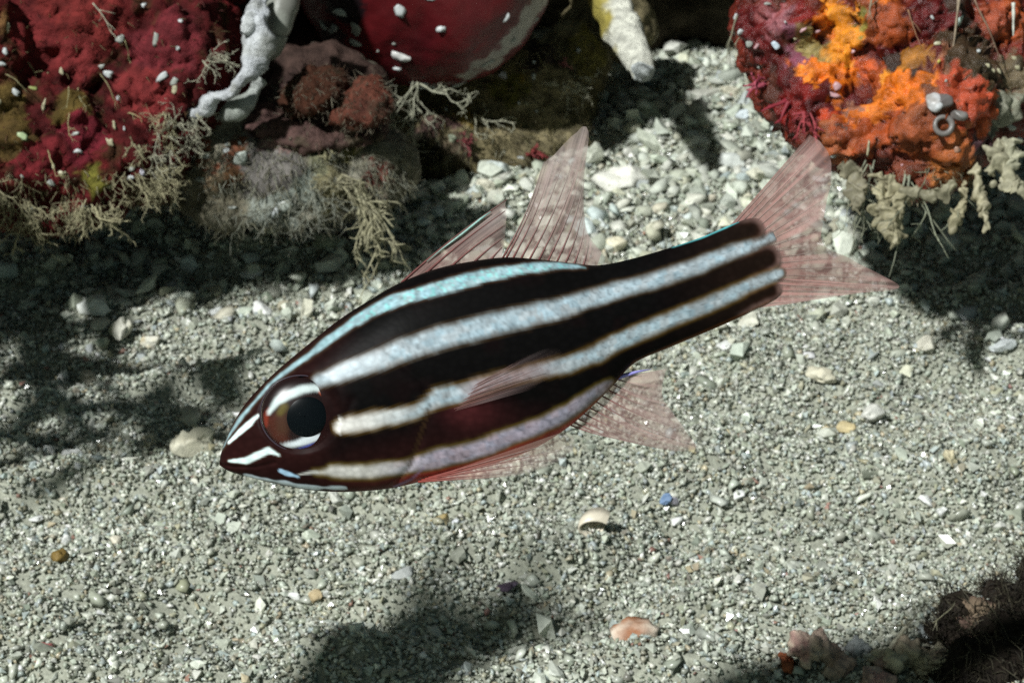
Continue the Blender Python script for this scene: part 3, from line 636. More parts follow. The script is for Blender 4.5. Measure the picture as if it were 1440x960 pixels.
nt.links.new(vo.outputs['Distance'], bpn.inputs['Height']); nt.links.new(bpn.outputs[0], b.inputs['Normal'])
M_SKIN = m

def fin_mat(name, rough=.45):
    m, nt, b = new_mat(name)
    a = N(nt, 'ShaderNodeAttribute', attribute_name='col')
    nt.links.new(a.outputs['Color'], b.inputs['Base Color']); b.inputs['Roughness'].default_value = rough
    tl = N(nt, 'ShaderNodeBsdfTranslucent'); nt.links.new(a.outputs['Color'], tl.inputs['Color'])
    mx = N(nt, 'ShaderNodeMixShader'); mx.inputs[0].default_value = .35
    nt.links.new(b.outputs[0], mx.inputs[1]); nt.links.new(tl.outputs[0], mx.inputs[2])
    tp = N(nt, 'ShaderNodeBsdfTransparent'); tp.inputs['Color'].default_value = (.95, .93, .92, 1)
    m2 = N(nt, 'ShaderNodeMixShader'); nt.links.new(a.outputs['Alpha'], m2.inputs[0])
    nt.links.new(tp.outputs[0], m2.inputs[1]); nt.links.new(mx.outputs[0], m2.inputs[2])
    nt.links.new(m2.outputs[0], nt.nodes['Material Output'].inputs['Surface'])
    return m
M_FIN = fin_mat('fin_membrane')
m, nt, b = new_mat('eye_cornea')
tp = N(nt, 'ShaderNodeBsdfTransparent'); gl = N(nt, 'ShaderNodeBsdfGlossy'); gl.inputs['Roughness'].default_value = .12
lw = N(nt, 'ShaderNodeFresnel'); lw.inputs['IOR'].default_value = 1.13; ms = N(nt, 'ShaderNodeMixShader')
hf_ = N(nt, 'ShaderNodeMath', operation='MULTIPLY'); hf_.inputs[1].default_value = .5; nt.links.new(lw.outputs[0], hf_.inputs[0]); nt.links.new(hf_.outputs[0], ms.inputs[0]); nt.links.new(tp.outputs[0], ms.inputs[1]); nt.links.new(gl.outputs[0], ms.inputs[2]); nt.links.new(ms.outputs[0], nt.nodes['Material Output'].inputs['Surface'])
M_CORNEA = m
M_EYE = attr_mat('eye_iris', .3, .2, .1, 12.0)
M_PUPIL = attr_mat('eye_pupil', .3, .05, .05, 4.0)

def bend(X):
    """the tail swings gently away from the viewer"""
    return .03 * np.clip(X - 1.2, 0, None) ** 2

def build_fish():
    root = bpy.data.objects.new('cardinalfish', None); COL.objects.link(root); root.empty_display_size = 1
    # body
    S = catmull(ST, 13); ns = len(S); nr = 184
    th = np.arange(nr) / nr * 2 * math.pi
    top, bot, w = S[:, 0:2], S[:, 2:4], np.clip(S[:, 4], .012, None)
    mid = (top + bot) / 2; hf = (top - bot) / 2
    PX = mid[:, None, :] + hf[:, None, :] * np.cos(th)[None, :, None]
    sy = np.sign(np.sin(th)) * np.abs(np.sin(th)) ** .88
    Y = -w[:, None] * sy[None, :]
    px, py = PX[..., 0].ravel(), PX[..., 1].ravel(); Y = Y.ravel()
    # gill cover seam, mouth line and eye socket as shallow relief
    side = np.sign(Y)
    def groove(poly, wd, dep):
        nonlocal Y
        e, _ = near(px, py, [(a, b_, 0) for a, b_ in poly]); Y = Y - side * dep * np.exp(-(e / wd) ** 2) * (np.abs(Y) > .05)
    groove([(560, 505), (596, 535), (610, 566), (600, 605), (580, 652), (552, 684)], 4, .030)
    groove([(310, 652), (330, 655), (362, 655), (392, 648)], 2.5, .022)
    groove([(500, 560), (486, 590), (482, 606), (492, 640), (520, 668)], 4, .018)
    r_ = np.hypot((px - EYE[0]) / 60, (py - EYE[1]) / 57); Y = Y - side * .05 * sstep(1.05, .8, r_)
    X, Z = lx(px), lz(py)
    V = np.stack([X, Y + bend(X), Z], 1)
    ii = np.arange(ns * nr).reshape(ns, nr)
    F = np.stack([ii[:-1].ravel(), np.roll(ii, -1, 1)[:-1].ravel(), np.roll(ii, -1, 1)[1:].ravel(), ii[1:].ravel()], 1)
    C = np.concatenate([fish_colour(px, py), np.ones((len(px), 1))], 1)
    eb = np.minimum(np.minimum(near(px, py, [(960, 360, 16), (1030, 333, 17), (1057, 323, 16)])[0], near(px, py, [(960, 410, 19), (1040, 381, 19), (1079, 363, 18)])[0]), near(px, py, [(980, 452, 13), (1040, 428, 13), (1086, 408, 12)])[0])
    eb = np.minimum(eb, np.minimum(near(px, py, W2)[0], near(px, py, W3)[0]))
    C[:, 3] = 1 - sstep(-2, 6, eb) * sstep(1040, 1068, px)      # thin clear tissue where the stalk runs into the fin
    me = mesh_np('body', V, F, C)
    bm = bmesh.new(); bm.from_mesh(me); bm.verts.ensure_lookup_table()
    bm.faces.new([bm.verts[i] for i in range(nr)])
    bmesh.ops.recalc_face_normals(bm, faces=bm.faces); bm.to_mesh(me); bm.free()
    obj('body', me, M_SKIN, root)
    # eyes, both sides
    for sd in (-1, 1):
        nrg, nth = 26, 72
        rr = np.linspace(0, 1, nrg + 1)[1:]
        tt = np.arange(nth) / nth * 2 * math.pi
        def dome(rx, ry, y0, hgt, cx, cy, colour=None, power=2.0):
            R_, T_ = np.meshgrid(rr, tt, indexing='ij')
            ex, ey = cx + rx * R_ * np.cos(T_), cy - ry * R_ * np.sin(T_)
            yy = y0 + hgt * np.sqrt(np.clip(1 - R_ ** power * .98, 0, 1))
            x_, y_, v_ = np.append(ex.ravel(), cx), np.append(ey.ravel(), cy), np.append(yy.ravel(), y0 + hgt)
            Vv = np.stack([lx(x_), sd * v_, lz(y_)], 1)
            k = np.arange(nrg * nth).reshape(nrg, nth)
            Q = np.stack([k[:-1].ravel(), np.roll(k, -1, 1)[:-1].ravel(), np.roll(k, -1, 1)[1:].ravel(), k[1:].ravel()], 1)
            cidx = nrg * nth; T3 = np.stack([np.full(nth, cidx), k[0], np.roll(k[0], -1), np.roll(k[0], -1)], 1)
            return Vv, np.concatenate([Q, T3[:, :4]]), x_, y_
        def quad_tri(F):
            return [tuple(dict.fromkeys(f)) for f in F.tolist()]
        def mk(name, Vv, F, C):
            mm = bpy.data.meshes.new(name); mm.from_pydata(Vv.tolist(), [], quad_tri(F)); mm.update()
            for p_ in mm.polygons: p_.use_smooth = True
            set_col(mm, C); return mm
        Vv, Fq, ex, ey = dome(53, 50, .365, .13, EYE[0], EYE[1])
        p3 = np.stack([ex / 14, ey / 14, ex * 0], 1); nz = fbm(p3, 3, 5)
        C = np.tile(np.array((.012, .006, .006)), (len(ex), 1))
        def put(C, poly, col, soft, wob=1.5):
            e, _ = near(ex, ey, poly); mk_ = sstep(soft, -soft, e + wob * nz)[:, None]; return C * (1 - mk_) + np.array(col) * mk_
        C = put(C, [(392, 592, 12), (396, 608, 12), (404, 618, 8)], (.050, .013, .008), 8)
        C = put(C, [(402, 585, 8), (402, 600, 8)], (.05, .022, .013), 7)
        C = put(C, [(404, 570, 5), (400, 578, 4)], (.09, .07, .016), 5)
        C = put(C, [(379, 596, 2), (380, 582, 3), (384, 574, 2)], (.15, .022, .012), 3)
        C = put(C, [(384, 578, 2), (396, 562, 4.5), (412, 553, 5.5), (430, 546, 6), (446, 544, 5), (458, 548, 2)], (.50, .58, .58), 3)
        C = put(C, [(455, 551, 2), (463, 553, 2)], (.45, .09, .03), 2)
        C = put(C, [(394, 628, 2.5), (412, 624, 4.5), (435, 617, 5), (458, 611, 4), (474, 606, 2)], (.62, .68, .72), 2.5)
        C = put(C, [(400, 637, 0), (430, 627, 1), (456, 618, 1), (474, 609, 0)], (.08, .10, .45), 2)
        e = mk('eye', Vv, Fq, C); eo = obj('eye', e, M_EYE, root)
        Vv, Fq, ex2, ey2 = dome(31, 29.5, .452, .058, 434, 583)
        obj('pupil', mk('pupil', Vv, Fq, np.tile(np.array((.0025, .004, .005)), (len(ex2), 1))), M_PUPIL, eo)
        Vv, Fq, ex2, ey2 = dome(55, 52, .372, .175, EYE[0], EYE[1])
        obj('cornea', mk('cornea', Vv, Fq, np.ones((len(ex2), 3))), M_CORNEA, eo)
        mb = MB(); ring = [(lx(EYE[0] + 56 * math.cos(t)), sd * .385, lz(EYE[1] - 53 * math.sin(t))) for t in np.linspace(0, 2 * math.pi, 73)]
        mb.tube(ring, .009, (.04, .03, .04), 8); o_ = mb.build('eye_rim', M_EYE, None); o_.parent = eo
    # fins: a membrane stretched over separate rays
    def fin(name, base, tip, rays, col_m, al, ray_c0, ray_c1, r0=.016, r1=.005, wave=.02, y0=0.0, y1=0.0, bow=0.0, reach=None, nv=26, nu=160, ragged=.02, streak=.25):
        base = catmull([(a, b_) for a, b_ in base], 12); tip = catmull([(a, b_) for a, b_ in tip], 12)
        tb = np.linspace(0, 1, len(base)); tt = np.linspace(0, 1, len(tip))
        def pt(t, s):
            t = np.asarray(t, float); s = np.asarray(s, float)
            bx, by = np.interp(t, tb, base[:, 0]), np.interp(t, tb, base[:, 1]); ex, ey = np.interp(t, tt, tip[:, 0]), np.interp(t, tt, tip[:, 1])
            dx, dy = ex - bx, ey - by
            k = bow * np.sin(math.pi * s)
            px, py = bx + dx * s - dy * k, by + dy * s + dx * k
            X = lx(px); yy = y0 + (y1 - y0) * s + wave * np.sin(t * 9 + 1) * s ** 1.5 + bend(X)
            return np.stack([X, yy, lz(py)], -1)
        T_, S_ = np.meshgrid(np.linspace(0, 1, nu), np.linspace(0, 1, nv), indexing='ij')
        rag = 1 - ragged * (.5 + .5 * vnoise(np.stack([np.linspace(0, 1, nu) * 23, np.zeros(nu), np.zeros(nu)], 1), 3))
        Vv = pt(T_.ravel(), (S_ * rag[:, None]).ravel())
        k = np.arange(nu * nv).reshape(nu, nv)
        Q = np.stack([k[:-1, :-1].ravel(), k[1:, :-1].ravel(), k[1:, 1:].ravel(), k[:-1, 1:].ravel()], 1)
        sN = fbm(np.stack([T_.ravel() * 45, S_.ravel() * 2.0, T_.ravel() * 0], 1), 2, 12)
        C4 = np.ones((nu * nv, 4)); u = S_.ravel()[:, None]
        C4[:, :3] = (np.array(col_m[0]) * (1 - u) + np.array(col_m[1]) * u) * (1 + streak * sN[:, None])
        C4[:, 3] = np.clip(np.interp(S_.ravel(), [0, .15, .5, .85, 1], al) * (1 + .3 * sN), 0, 1)
        fo = obj(name, mesh_np(name, Vv, Q, np.clip(C4, 0, 1)), M_FIN, root)
        for i, t in enumerate(rays):
            L_ = 1.0 if reach is None else reach[i % len(reach)]
            s = np.linspace(0, L_, 16); pts = pt(np.full(16, t), s)
            mb = MB(); mb.tube(pts, np.linspace(r0, r1, 16), ray_c0, 6, ray_c1)
            ro = mb.build('fin_ray', M_ALGA, None); ro.parent = fo
        return fo, pt
    PKM = ((.36, .20, .18), (.40, .30, .275)); RB = (.17, .045, .04); RT = (.42, .36, .33)
    f1, _ = fin('first_dorsal_fin', [(562, 398), (600, 388), (640, 378), (680, 372), (706, 366)], [(713, 279), (713, 299), (712, 322), (709, 342), (706, 358)], [.02, .20, .42, .62, .80], PKM, [.65, .65, .6, .55, .35], RB, (.17, .085, .075), .016, .005, .02, bow=-.02, reach=[1, .98, .95, .9, .9])
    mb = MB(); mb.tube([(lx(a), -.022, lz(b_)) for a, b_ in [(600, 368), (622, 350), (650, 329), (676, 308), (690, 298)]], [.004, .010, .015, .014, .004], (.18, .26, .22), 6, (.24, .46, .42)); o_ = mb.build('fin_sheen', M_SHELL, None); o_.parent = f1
    fin('second_dorsal_fin', [(705, 364), (735, 367), (770, 371), (805, 374), (838, 376)], [(764, 228), (783, 212), (816, 180), (828, 186), (822, 250), (822, 300), (828, 330), (846, 354)], [0.01, .05, .13, .22, .31, .40, .49, .58, .67, .76, .86], ((.33, .20, .18), (.38, .30, .275)), [.42, .52, .70, .76, .42], RB, (.40, .34, .31), .014, .002, .03, bow=.035, reach=[1, .97, .85, .8, .75, .7, .7])
    f2, _ = fin('anal_fin', [(794, 596), (815, 582), (838, 562), (855, 540), (868, 524)], [(890, 619), (944, 634), (978, 631), (976, 620), (950, 583), (932, 555), (938, 518)], [.02, .09, .18, .28, .38, .48, .58, .68, .78, .88, .97], PKM, [.45, .5, .62, .68, .4], (.26, .10, .09), RT, .010, .002, .03, bow=.04, reach=[.98, .9, .7, .6, .6, .7])
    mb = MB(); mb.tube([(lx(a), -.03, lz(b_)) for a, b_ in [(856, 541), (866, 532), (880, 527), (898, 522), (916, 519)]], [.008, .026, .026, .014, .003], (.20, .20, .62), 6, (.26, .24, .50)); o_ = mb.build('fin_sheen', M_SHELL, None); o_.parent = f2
    fin('pelvic_fin', [(588, 676), (600, 671), (612, 668)], [(705, 669), (752, 660), (796, 640), (810, 619), (795, 604)], [.05, .25, .45, .65, .85], ((.34, .04, .025), (.30, .26, .22)), [.85, .75, .5, .42, .2], (.26, .032, .02), (.30, .25, .22), .014, .003, .01, y0=-.20, y1=-.32, reach=[.9, .8, .8])
    fin('pectoral_fin', [(640, 556), (638, 566), (641, 576)], [(742, 498), (775, 488), (800, 498), (788, 520), (748, 546)], [.05, .2, .36, .52, .68, .84], ((.26, .12, .11), (.27, .18, .17)), [.30, .26, .18, .06, .0], (.20, .075, .065), (.20, .12, .11), .006, .0015, .02, y0=-.53, y1=-.60, reach=[.75, .7, .62])
    fin('caudal_fin', [(1028, 316), (1050, 320), (1068, 336), (1078, 356), (1084, 380), (1080, 402), (1056, 434)], [(1143, 186), (1162, 198), (1174, 235), (1164, 290), (1160, 340), (1205, 364), (1274, 402), (1210, 412), (1120, 426)],
        list(np.linspace(.03, .97, 19)), ((.36, .18, .16), (.40, .25, .23)), [1, .88, .76, .72, .42], (.30, .18, .16), (.42, .35, .31), .008, .002, .08, streak=.55, reach=[.95, .8, .9, .75])
    return root
fish = build_fish()
BASIS = Matrix((RGT, FWD, UPV)).transposed().to_4x4()
fish.matrix_world = Matrix.Translation(FISH_C) @ BASIS
tag(fish, 'small black fish with white stripes and pinkish fins hovering over the sand', 'fish')

# ---------------------------------------------------------------- growths on the rocks
BEI = (.40, .37, .23); PALE = (.46, .45, .34); GRN = (.30, .31, .18); DUL = (.22, .21, .14)
def grow(mb, p, d, length, r0, col, rnd, depth=0, curl=.5, sag=.25, branch=.5, sides=5):
    """one wandering strand with side branches"""
    n = 7; pts = [np.array(p, float)]; d = np.array(d, float); d /= np.linalg.norm(d)
    for k in range(n):
        d = d + rnd.normal(size=3) * curl * .35 + np.array([0, 0, -sag * .12]); d /= np.linalg.norm(d)
        pts.append(pts[-1] + d * length / n)
        if depth < 2 and k >= 1 and rnd.uniform() < branch:
            d2 = d + rnd.normal(size=3) * .75; grow(mb, pts[-1], d2, length * rnd.uniform(.3, .55), r0 * .7, col, rnd, depth + 1, curl, sag, branch * .6, sides)
    j = 1 + rnd.uniform(-.3, .3, len(pts))
    mb.tube(pts, np.linspace(r0, r0 * .35, len(pts)) * j, np.array(col) * rnd.uniform(.8, 1.2), sides)
tuft_seed = 100
def tuft(name, label, cat, Vw, px, py, tx, ty, r=.02, col=BEI, strands=3, spread=.3, branch=.45, curl=.75, out=.10, group=None, seed=None):
    """hangs from the rock at pixel (px,py) and reaches toward (tx,ty)"""
    global tuft_seed; tuft_seed += 1; rnd = np.random.default_rng(seed or tuft_seed)
    b = Vector(front_point(Vw, px, py, 16)) - FWD * out; dep = (b - CAM).dot(FWD)
    e = P(tx, ty, dep - .1); v = e - b; ln = v.length; v.normalize()
    mb = MB()
    for i in range(strands + (2 if strands > 2 else 0)):
        o = rnd.normal(size=3) * .05
        d = np.array(v) + rnd.normal(size=3) * spread * (i > 0)
        grow(mb, np.array(b) + o, d, ln * (1 if i == 0 else rnd.uniform(.5, .95)), r * .62, col, rnd, 0, curl, .25, branch * 1.4)
    o = mb.build(name, M_ALGA, None, b); tag(o, label, cat, group); return o
RIM = 'pale tufts on the rim of the crimson rock'
ORD = ['first', 'second', 'third', 'fourth', 'fifth', 'sixth', 'seventh', 'eighth', 'ninth', 'tenth', 'eleventh', 'twelfth', 'thirteenth', 'fourteenth', 'fifteenth', 'sixteenth']
for n_, (a, b_, c, d) in enumerate(sorted([(28, 296, 36, 325), (60, 300, 66, 330), (84, 296, 86, 322), (104, 285, 96, 330), (112, 300, 118, 330), (132, 302, 124, 328), (185, 258, 192, 286), (205, 262, 225, 290), (232, 250, 262, 288), (4, 272, 6, 300), (20, 300, 22, 328), (72, 302, 76, 322), (96, 300, 99, 326), (215, 268, 206, 292), (170, 288, 168, 305), (50, 303, 56, 326)])):
    tuft('algae_tuft', 'short pale tuft on the lower rim of the crimson rock, %s from the left' % ORD[n_], 'algae', LV, a, b_, c, d, .018, BEI, 3, .35, group=RIM)
tuft('algae_tuft', 'longest pale tuft hanging below the crimson rock near the left border', 'algae', LV, 40, 302, 51, 356, .030, BEI, 3, .14, .6)
tuft('algae_tuft', 'spread pale claw shaped tuft hanging below the crimson rock', 'algae', LV, 143, 300, 162, 346, .030, BEI, 5, .38, .5)
tuft('algae_tuft', 'pale forked tuft at the right edge of the crimson rock', 'algae', LV, 200, 192, 212, 232, .022, BEI, 3, .4, .6)
tuft('algae_tuft', 'pale spidery tuft left of the white sponge tip', 'algae', LV, 248, 165, 254, 218, .022, BEI, 4, .4, .6)
tuft('algae_tuft', 'beige tuft hanging over the orange speck under the crimson rock', 'algae', LV, 236, 232, 250, 284, .02, BEI, 4, .45, .6)
FACE = 'thin strands on the crimson rock face'
for n_, (a, b_, c, d) in enumerate(sorted([(56, 84, 64, 112), (70, 84, 62, 112), (108, 105, 106, 132), (99, 122, 92, 160), (120, 118, 119, 150), (104, 160, 96, 190), (182, 142, 200, 150), (92, 214, 98, 240), (30, 110, 52, 118), (176, 68, 186, 92), (150, 112, 176, 142)])):
    tuft('algae_strand', 'thin pale strand lying on the crimson rock face, %s from the left' % ORD[n_], 'algae', LV, a, b_, c, d, .020, (.36, .33, .17), 1, .1, .25, .35, .06, group=FACE)
tuft('algae_strand', 'longest pale strand trailing down the top of the crimson rock', 'algae', LV, 152, 2, 168, 34, .022, PALE, 1, .1, .3, .3, .06)
for n_, (a, b_, c, d) in enumerate(sorted([(240, 195, 262, 215), (262, 188, 285, 205), (225, 225, 238, 250), (290, 165, 300, 190), (305, 95, 322, 100), (255, 215, 248, 245), (275, 190, 292, 212), (320, 80, 335, 96)])):
    tuft('algae_tuft', 'small pale tuft between crimson rock and turf rock, %s from the left' % ORD[n_], 'algae', np.concatenate([LV, TV]), a, b_, c, d, .018, PALE, 3, .5, .5, group='pale tufts in the gap beside the crimson rock')
tuft('algae_clump', 'big pale yellow clump dangling over the shade before the first dorsal fin', 'algae', TV, 512, 268, 547, 352, .055, (.36, .34, .22), 7, .22, .8, .35)
tuft('algae_clump', 'curled beige clump on top of the turf rock', 'algae', TV, 460, 200, 462, 226, .035, (.32, .30, .18), 7, .8, .7, .7)
tuft('algae_clump', 'pale fuzzy clump on the right end of the turf rock', 'algae', TV, 490, 240, 500, 290, .04, (.30, .28, .18), 8, .6, .7, .6)
tuft('hydroid', 'pale crooked lattice hydroid hanging under the red dome', 'hydroid', DV, 580, 132, 572, 222, .035, (.40, .40, .30), 4, .3, .85, .8)
tuft('hydroid', 'thin grey hydroid dangling under the pale end of the turf rock', 'hydroid', TV, 440, 285, 440, 345, .018, (.26, .27, .22), 5, .3, .7)
tuft('hydroid', 'pale hydroid sprig below the white pebble of the turf rock', 'hydroid', TV, 372, 285, 362, 325, .018, (.26, .27, .22), 4, .3, .7)
tuft('algae_tuft', 'pale curved tuft on the olive rock', 'algae', OV, 682, 165, 720, 208, .03, PALE, 3, .5, .5)
tuft('algae_tuft', 'pale wispy tuft at the upper right of the olive rock', 'algae', OV, 820, 95, 830, 125, .022, PALE, 3, .5, .6)
tuft('algae_tuft', 'pale scratchy tuft at the right edge of the olive rock', 'algae', OV, 805, 130, 815, 150, .022, PALE, 4, .8, .6)
tuft('algae_tuft', 'dim drooping strand at the foot of the olive rock', 'algae', OV, 648, 195, 652, 240, .02, DUL, 2, .3, .4)
REDA = (.22, .05, .055)
tuft('red_algae', 'pinkish red star shaped seaweed on the olive rock', 'algae', OV, 660, 195, 668, 212, .045, REDA, 6, 1.0, .3, .4)
tuft('red_algae', 'red seaweed knob beside the second dorsal fin tip', 'algae', OV, 758, 205, 766, 222, .07, (.24, .045, .045), 5, .7, .3, .4)
tuft('red_algae', 'dull pink seaweed sprig high on the olive rock', 'algae', OV, 795, 75, 800, 95, .035, (.28, .10, .10), 5, .9, .4, .5)
tuft('red_algae', 'pink seaweed nub at the left edge of the orange rock', 'algae', RV, 1060, 116, 1048, 122, .07, (.42, .08, .12), 4, .6, .2, .3)
tuft('red_algae', 'red seaweed finger poking out below the pink nub', 'algae', RV, 1090, 140, 1074, 158, .075, (.30, .03, .045), 2, .3, .1, .2)
tuft('red_algae', 'frayed pink red seaweed above the tail fin tip', 'algae', RV, 1128, 175, 1110, 182, .045, (.36, .06, .07), 5, .7, .4, .4)
tuft('algae_strand', 'long thin string left of the orange rock', 'algae', RV, 1030, 15, 1000, 98, .022, (.26, .25, .17), 2, .12, .2, .3)

# hanging growths below the orange rock
def frond(name, label, Vw, pts, widths, col, seed, cat='bryozoan', out=.15):
    """a thin ragged web that hangs from the rock"""
    rnd = np.random.default_rng(seed)
    b = Vector(front_point(Vw, pts[0][0], pts[0][1], 18)) - FWD * out; dep = (b - CAM).dot(FWD); sc_ = pxscale(dep)
    Q = catmull([list(P(x, y, dep - .12 * k)) for k, (x, y) in enumerate(pts)], 5); n = len(Q)
    w = np.interp(np.linspace(0, len(pts) - 1, n), range(len(pts)), widths) / sc_
    lumps = []
    for k in range(n):
        for q in range(4):
            c = Vector(Q[k]) + RGT * float(rnd.normal() * w[k] * .42) + UPV * float(rnd.normal() * .06) + FWD * float(rnd.normal() * .03)
            lumps.append((c, (max(.045, w[k] * rnd.uniform(.2, .75)), .035, max(.07, w[k] * rnd.uniform(.2, .55)))))
    me = remesh(lumps, .026); V = verts(me); Nn = normals(me)
    V = V + Nn * (.05 * fbm(V * 4, 3, seed) + .035 * fbm(V * 11, 2, seed + 1))[:, None] + .16 * np.stack([fbm(V * 4, 3, seed + 5), .6 * fbm(V * 3 + 9, 2, seed + 6), fbm(V * 4 + 19, 3, seed + 7)], 1)
    me.vertices.foreach_set('co', (V - np.array(b)).astype(np.float32).ravel()); me.update()
    set_col(me, np.array(col)[None, :] * (1 + .45 * fbm(V * 3.5, 3, seed + 3))[:, None])
    o = obj(name, me, M_ALGA, None, b); tag(o, label, cat); return o
FR = (.34, .31, .20)
frond('bryozoan_frond', 'ragged broad beige frond hanging under the orange rock', RV, [(1248, 250), (1250, 275), (1246, 300), (1254, 322), (1258, 342)], [16, 20, 20, 13, 3], FR, 51)
frond('bryozoan_frond', 'lacy forked frond at the right border beside the orange rock', RV, [(1405, 205), (1408, 235), (1418, 255), (1432, 272)], [16, 20, 14, 8], (.38, .36, .25), 52)
frond('bryozoan_frond', 'upper pale frond lobe right of the orange rock', RV, [(1415, 205), (1425, 215), (1424, 232)], [10, 12, 7], (.40, .39, .28), 53)
frond('bryozoan_frond', 'narrow perforated frond hanging from the right corner of the orange rock', RV, [(1372, 238), (1376, 265), (1384, 290), (1392, 314)], [5, 7, 9, 4], (.38, .35, .24), 54)
frond('bryozoan_frond', 'small hooked frond under the middle of the orange rock', RV, [(1352, 262), (1350, 285), (1342, 305), (1338, 315)], [4, 4, 7, 2], FR, 55)
frond('bryozoan_frond', 'dim beige frond patch where the tail fin meets the orange rock', RV, [(1190, 235), (1205, 255), (1206, 275), (1202, 290)], [16, 16, 10, 4], (.24, .22, .15), 56)
frond('bryozoan_frond', 'low ragged fringe along the bottom of the orange rock', RV, [(1270, 268), (1295, 275), (1320, 272), (1335, 268)], [5, 7, 6, 3], (.30, .28, .19), 57)
tuft('hydroid', 'long hydroid stem with a clubbed tip hanging beside the tail fin', 'hydroid', RV, 1284, 262, 1272, 392, .034, (.32, .34, .25), 2, .1, .35, .25, .15)
tuft('hydroid', 'slanting forked hydroid stem right of the clubbed one', 'hydroid', RV, 1288, 262, 1334, 360, .030, (.30, .32, .23), 2, .12, .45, .25, .15)
tuft('hydroid', 'faint looping hydroid at the trailing edge of the tail fin', 'hydroid', RV, 1208, 240, 1196, 330, .024, (.27, .28, .20), 4, .25, .5, .45, .15)
tuft('algae_strand', 'white tapering spine at the top right corner', 'spine', RV, 1420, -5, 1424, 50, .06, (.55, .56, .50), 1, 0, 0, .08, .25)
tuft('algae_strand', 'pale straight strand running down the orange rock from the top border', 'algae', RV, 1335, -5, 1334, 120, .04, (.34, .27, .19), 2, .10, .2, .15, .2)
tuft('algae_strand', 'faint strand left of the pale one on the orange rock', 'algae', RV, 1272, -5, 1290, 62, .028, (.28, .15, .08), 1, .1, .2, .15, .15)
tuft('algae_strand', 'faint slanting strand right of the pale one on the orange rock', 'algae', RV, 1375, 0, 1414, 84, .03, (.24, .16, .11), 1, .1, .15, .15, .2)
tuft('algae_strand', 'short grey strand near the yellow orange lobes', 'algae', RV, 1226, -2, 1224, 34, .035, (.30, .24, .16), 1, .1, .2, .2, .15)
# little white snail and ring on the orange rock
def on_rock(name, label, cat, Vw, px, py, w, h, col, seed, ang=0, dep=.8, col2=None):
    p = Vector(front_point(Vw, px, py, 8)) - FWD * .06; s = pxscale((p - CAM).dot(FWD))
    o = obj(name, blob_mesh(name, (w / s, min(w, h) * dep / s, h / s), seed, .10, 3, False, col, col2), M_SHELL, None, p); o.rotation_euler = (0, math.radians(ang), 0); return tag(o, label, cat)
on_rock('white_barnacle', 'chalk white rounded barnacle on the orange rock', 'barnacle', RV, 1306, 146, 32, 34, (.62, .64, .66), 71, 0, .9, (.34, .32, .30))
on_rock('grey_barnacle', 'dark grey rounded barnacle right of the chalk white one', 'barnacle', RV, 1330, 148, 28, 32, (.13, .115, .11), 72)
def shell_ring(name, label, Vw, px, py, r, tr, col):
    p = Vector(front_point(Vw, px, py, 8)) - FWD * .1; s = pxscale((p - CAM).dot(FWD)); mb = MB()
    mb.tube([p + RGT * (r / s * math.cos(t)) + UPV * (r / s * math.sin(t)) for t in np.linspace(math.pi * .45, math.pi * 2.35, 22)], np.linspace(tr * .7, tr, 22) / s, col, 10)
    o = mb.build(name, M_SHELL, None, p); return tag(o, label, 'worm tube')
shell_ring('curled_worm_tube', 'grey curled worm tube below the white barnacle', RV, 1325, 170, 12, 4.6, (.17, .155, .145))
on_rock('grey_barnacle', 'translucent grey barnacle right of the curled worm tube', 'barnacle', RV, 1350, 168, 26, 24, (.17, .16, .15), 74)

# turf fuzz, too fine to count
def fuzz(root, Vw, n, box, ln, rad, cols, seed, down=.4):
    rnd = np.random.default_rng(seed); x, y, d = proj(Vw)
    k = np.where((x > box[0]) & (x < box[2]) & (y > box[1]) & (y < box[3]))[0]
    # front sheet only
    key = (x[k] // 12).astype(int) * 1000 + (y[k] // 12).astype(int); mind = {}
    for q, dd in zip(key, d[k]): mind[q] = min(dd, mind.get(q, 1e9))
    k = k[np.array([dd < mind[q] + .5 for q, dd in zip(key, d[k])])]
    c = Vw.mean(0); mb = MB()
    for i in rnd.choice(k, n):
        p = Vw[i]; dr = (p - c); dr /= np.linalg.norm(dr) + 1e-6
        dr = dr * .5 - np.array(FWD) * .5 + rnd.normal(size=3) * .6 + np.array([0, 0, -down]); dr /= np.linalg.norm(dr)
        L_ = ln * rnd.uniform(.35, 1.2); q = p + dr * L_ * .5 + rnd.normal(size=3) * L_ * .12; e = q + (dr + rnd.normal(size=3) * .35) * L_ * .5
        mb.tube([p, q, e], [rad, rad * .8, rad * .3], np.array(cols[rnd.integers(len(cols))]) * rnd.uniform(.7, 1.25), 3)
    o = mb.build('turf_fuzz', M_ALGA, root); o['kind'] = 'stuff'; return o
fuzz(turf_rock, TV, 2000, (235, 120, 580, 330), .22, .010, [(.24, .23, .16), (.30, .29, .22), (.17, .155, .09), (.34, .34, .28)], 1)
fuzz(turf_rock, TV, 500, (300, 200, 580, 330), .42, .010, [(.22, .22, .16), (.28, .29, .23), (.17, .165, .11)], 11, .9)
for r_o, r_v, sd in ((rust_lump, rust_lump_V, 21), (salmon_lump, salmon_lump_V, 22), (mauve_crust, mauve_crust_V, 23)):
    fuzz(r_o, r_v, 420, (330, 80, 600, 230), .16, .009, [(.10, .06, .04), (.16, .13, .09), (.08, .05, .03), (.20, .18, .13)], sd)
fuzz(olive_rock, OV, 2400, (540, 20, 880, 290), .34, .011, [(.16, .135, .06), (.20, .18, .09), (.11, .095, .05), (.26, .23, .15)], 2)
fuzz(left_rock, LV, 600, (-40, 0, 340, 330), .16, .010, [(.14, .03, .025), (.10, .05, .02), (.18, .14, .07), (.09, .015, .015)], 3)
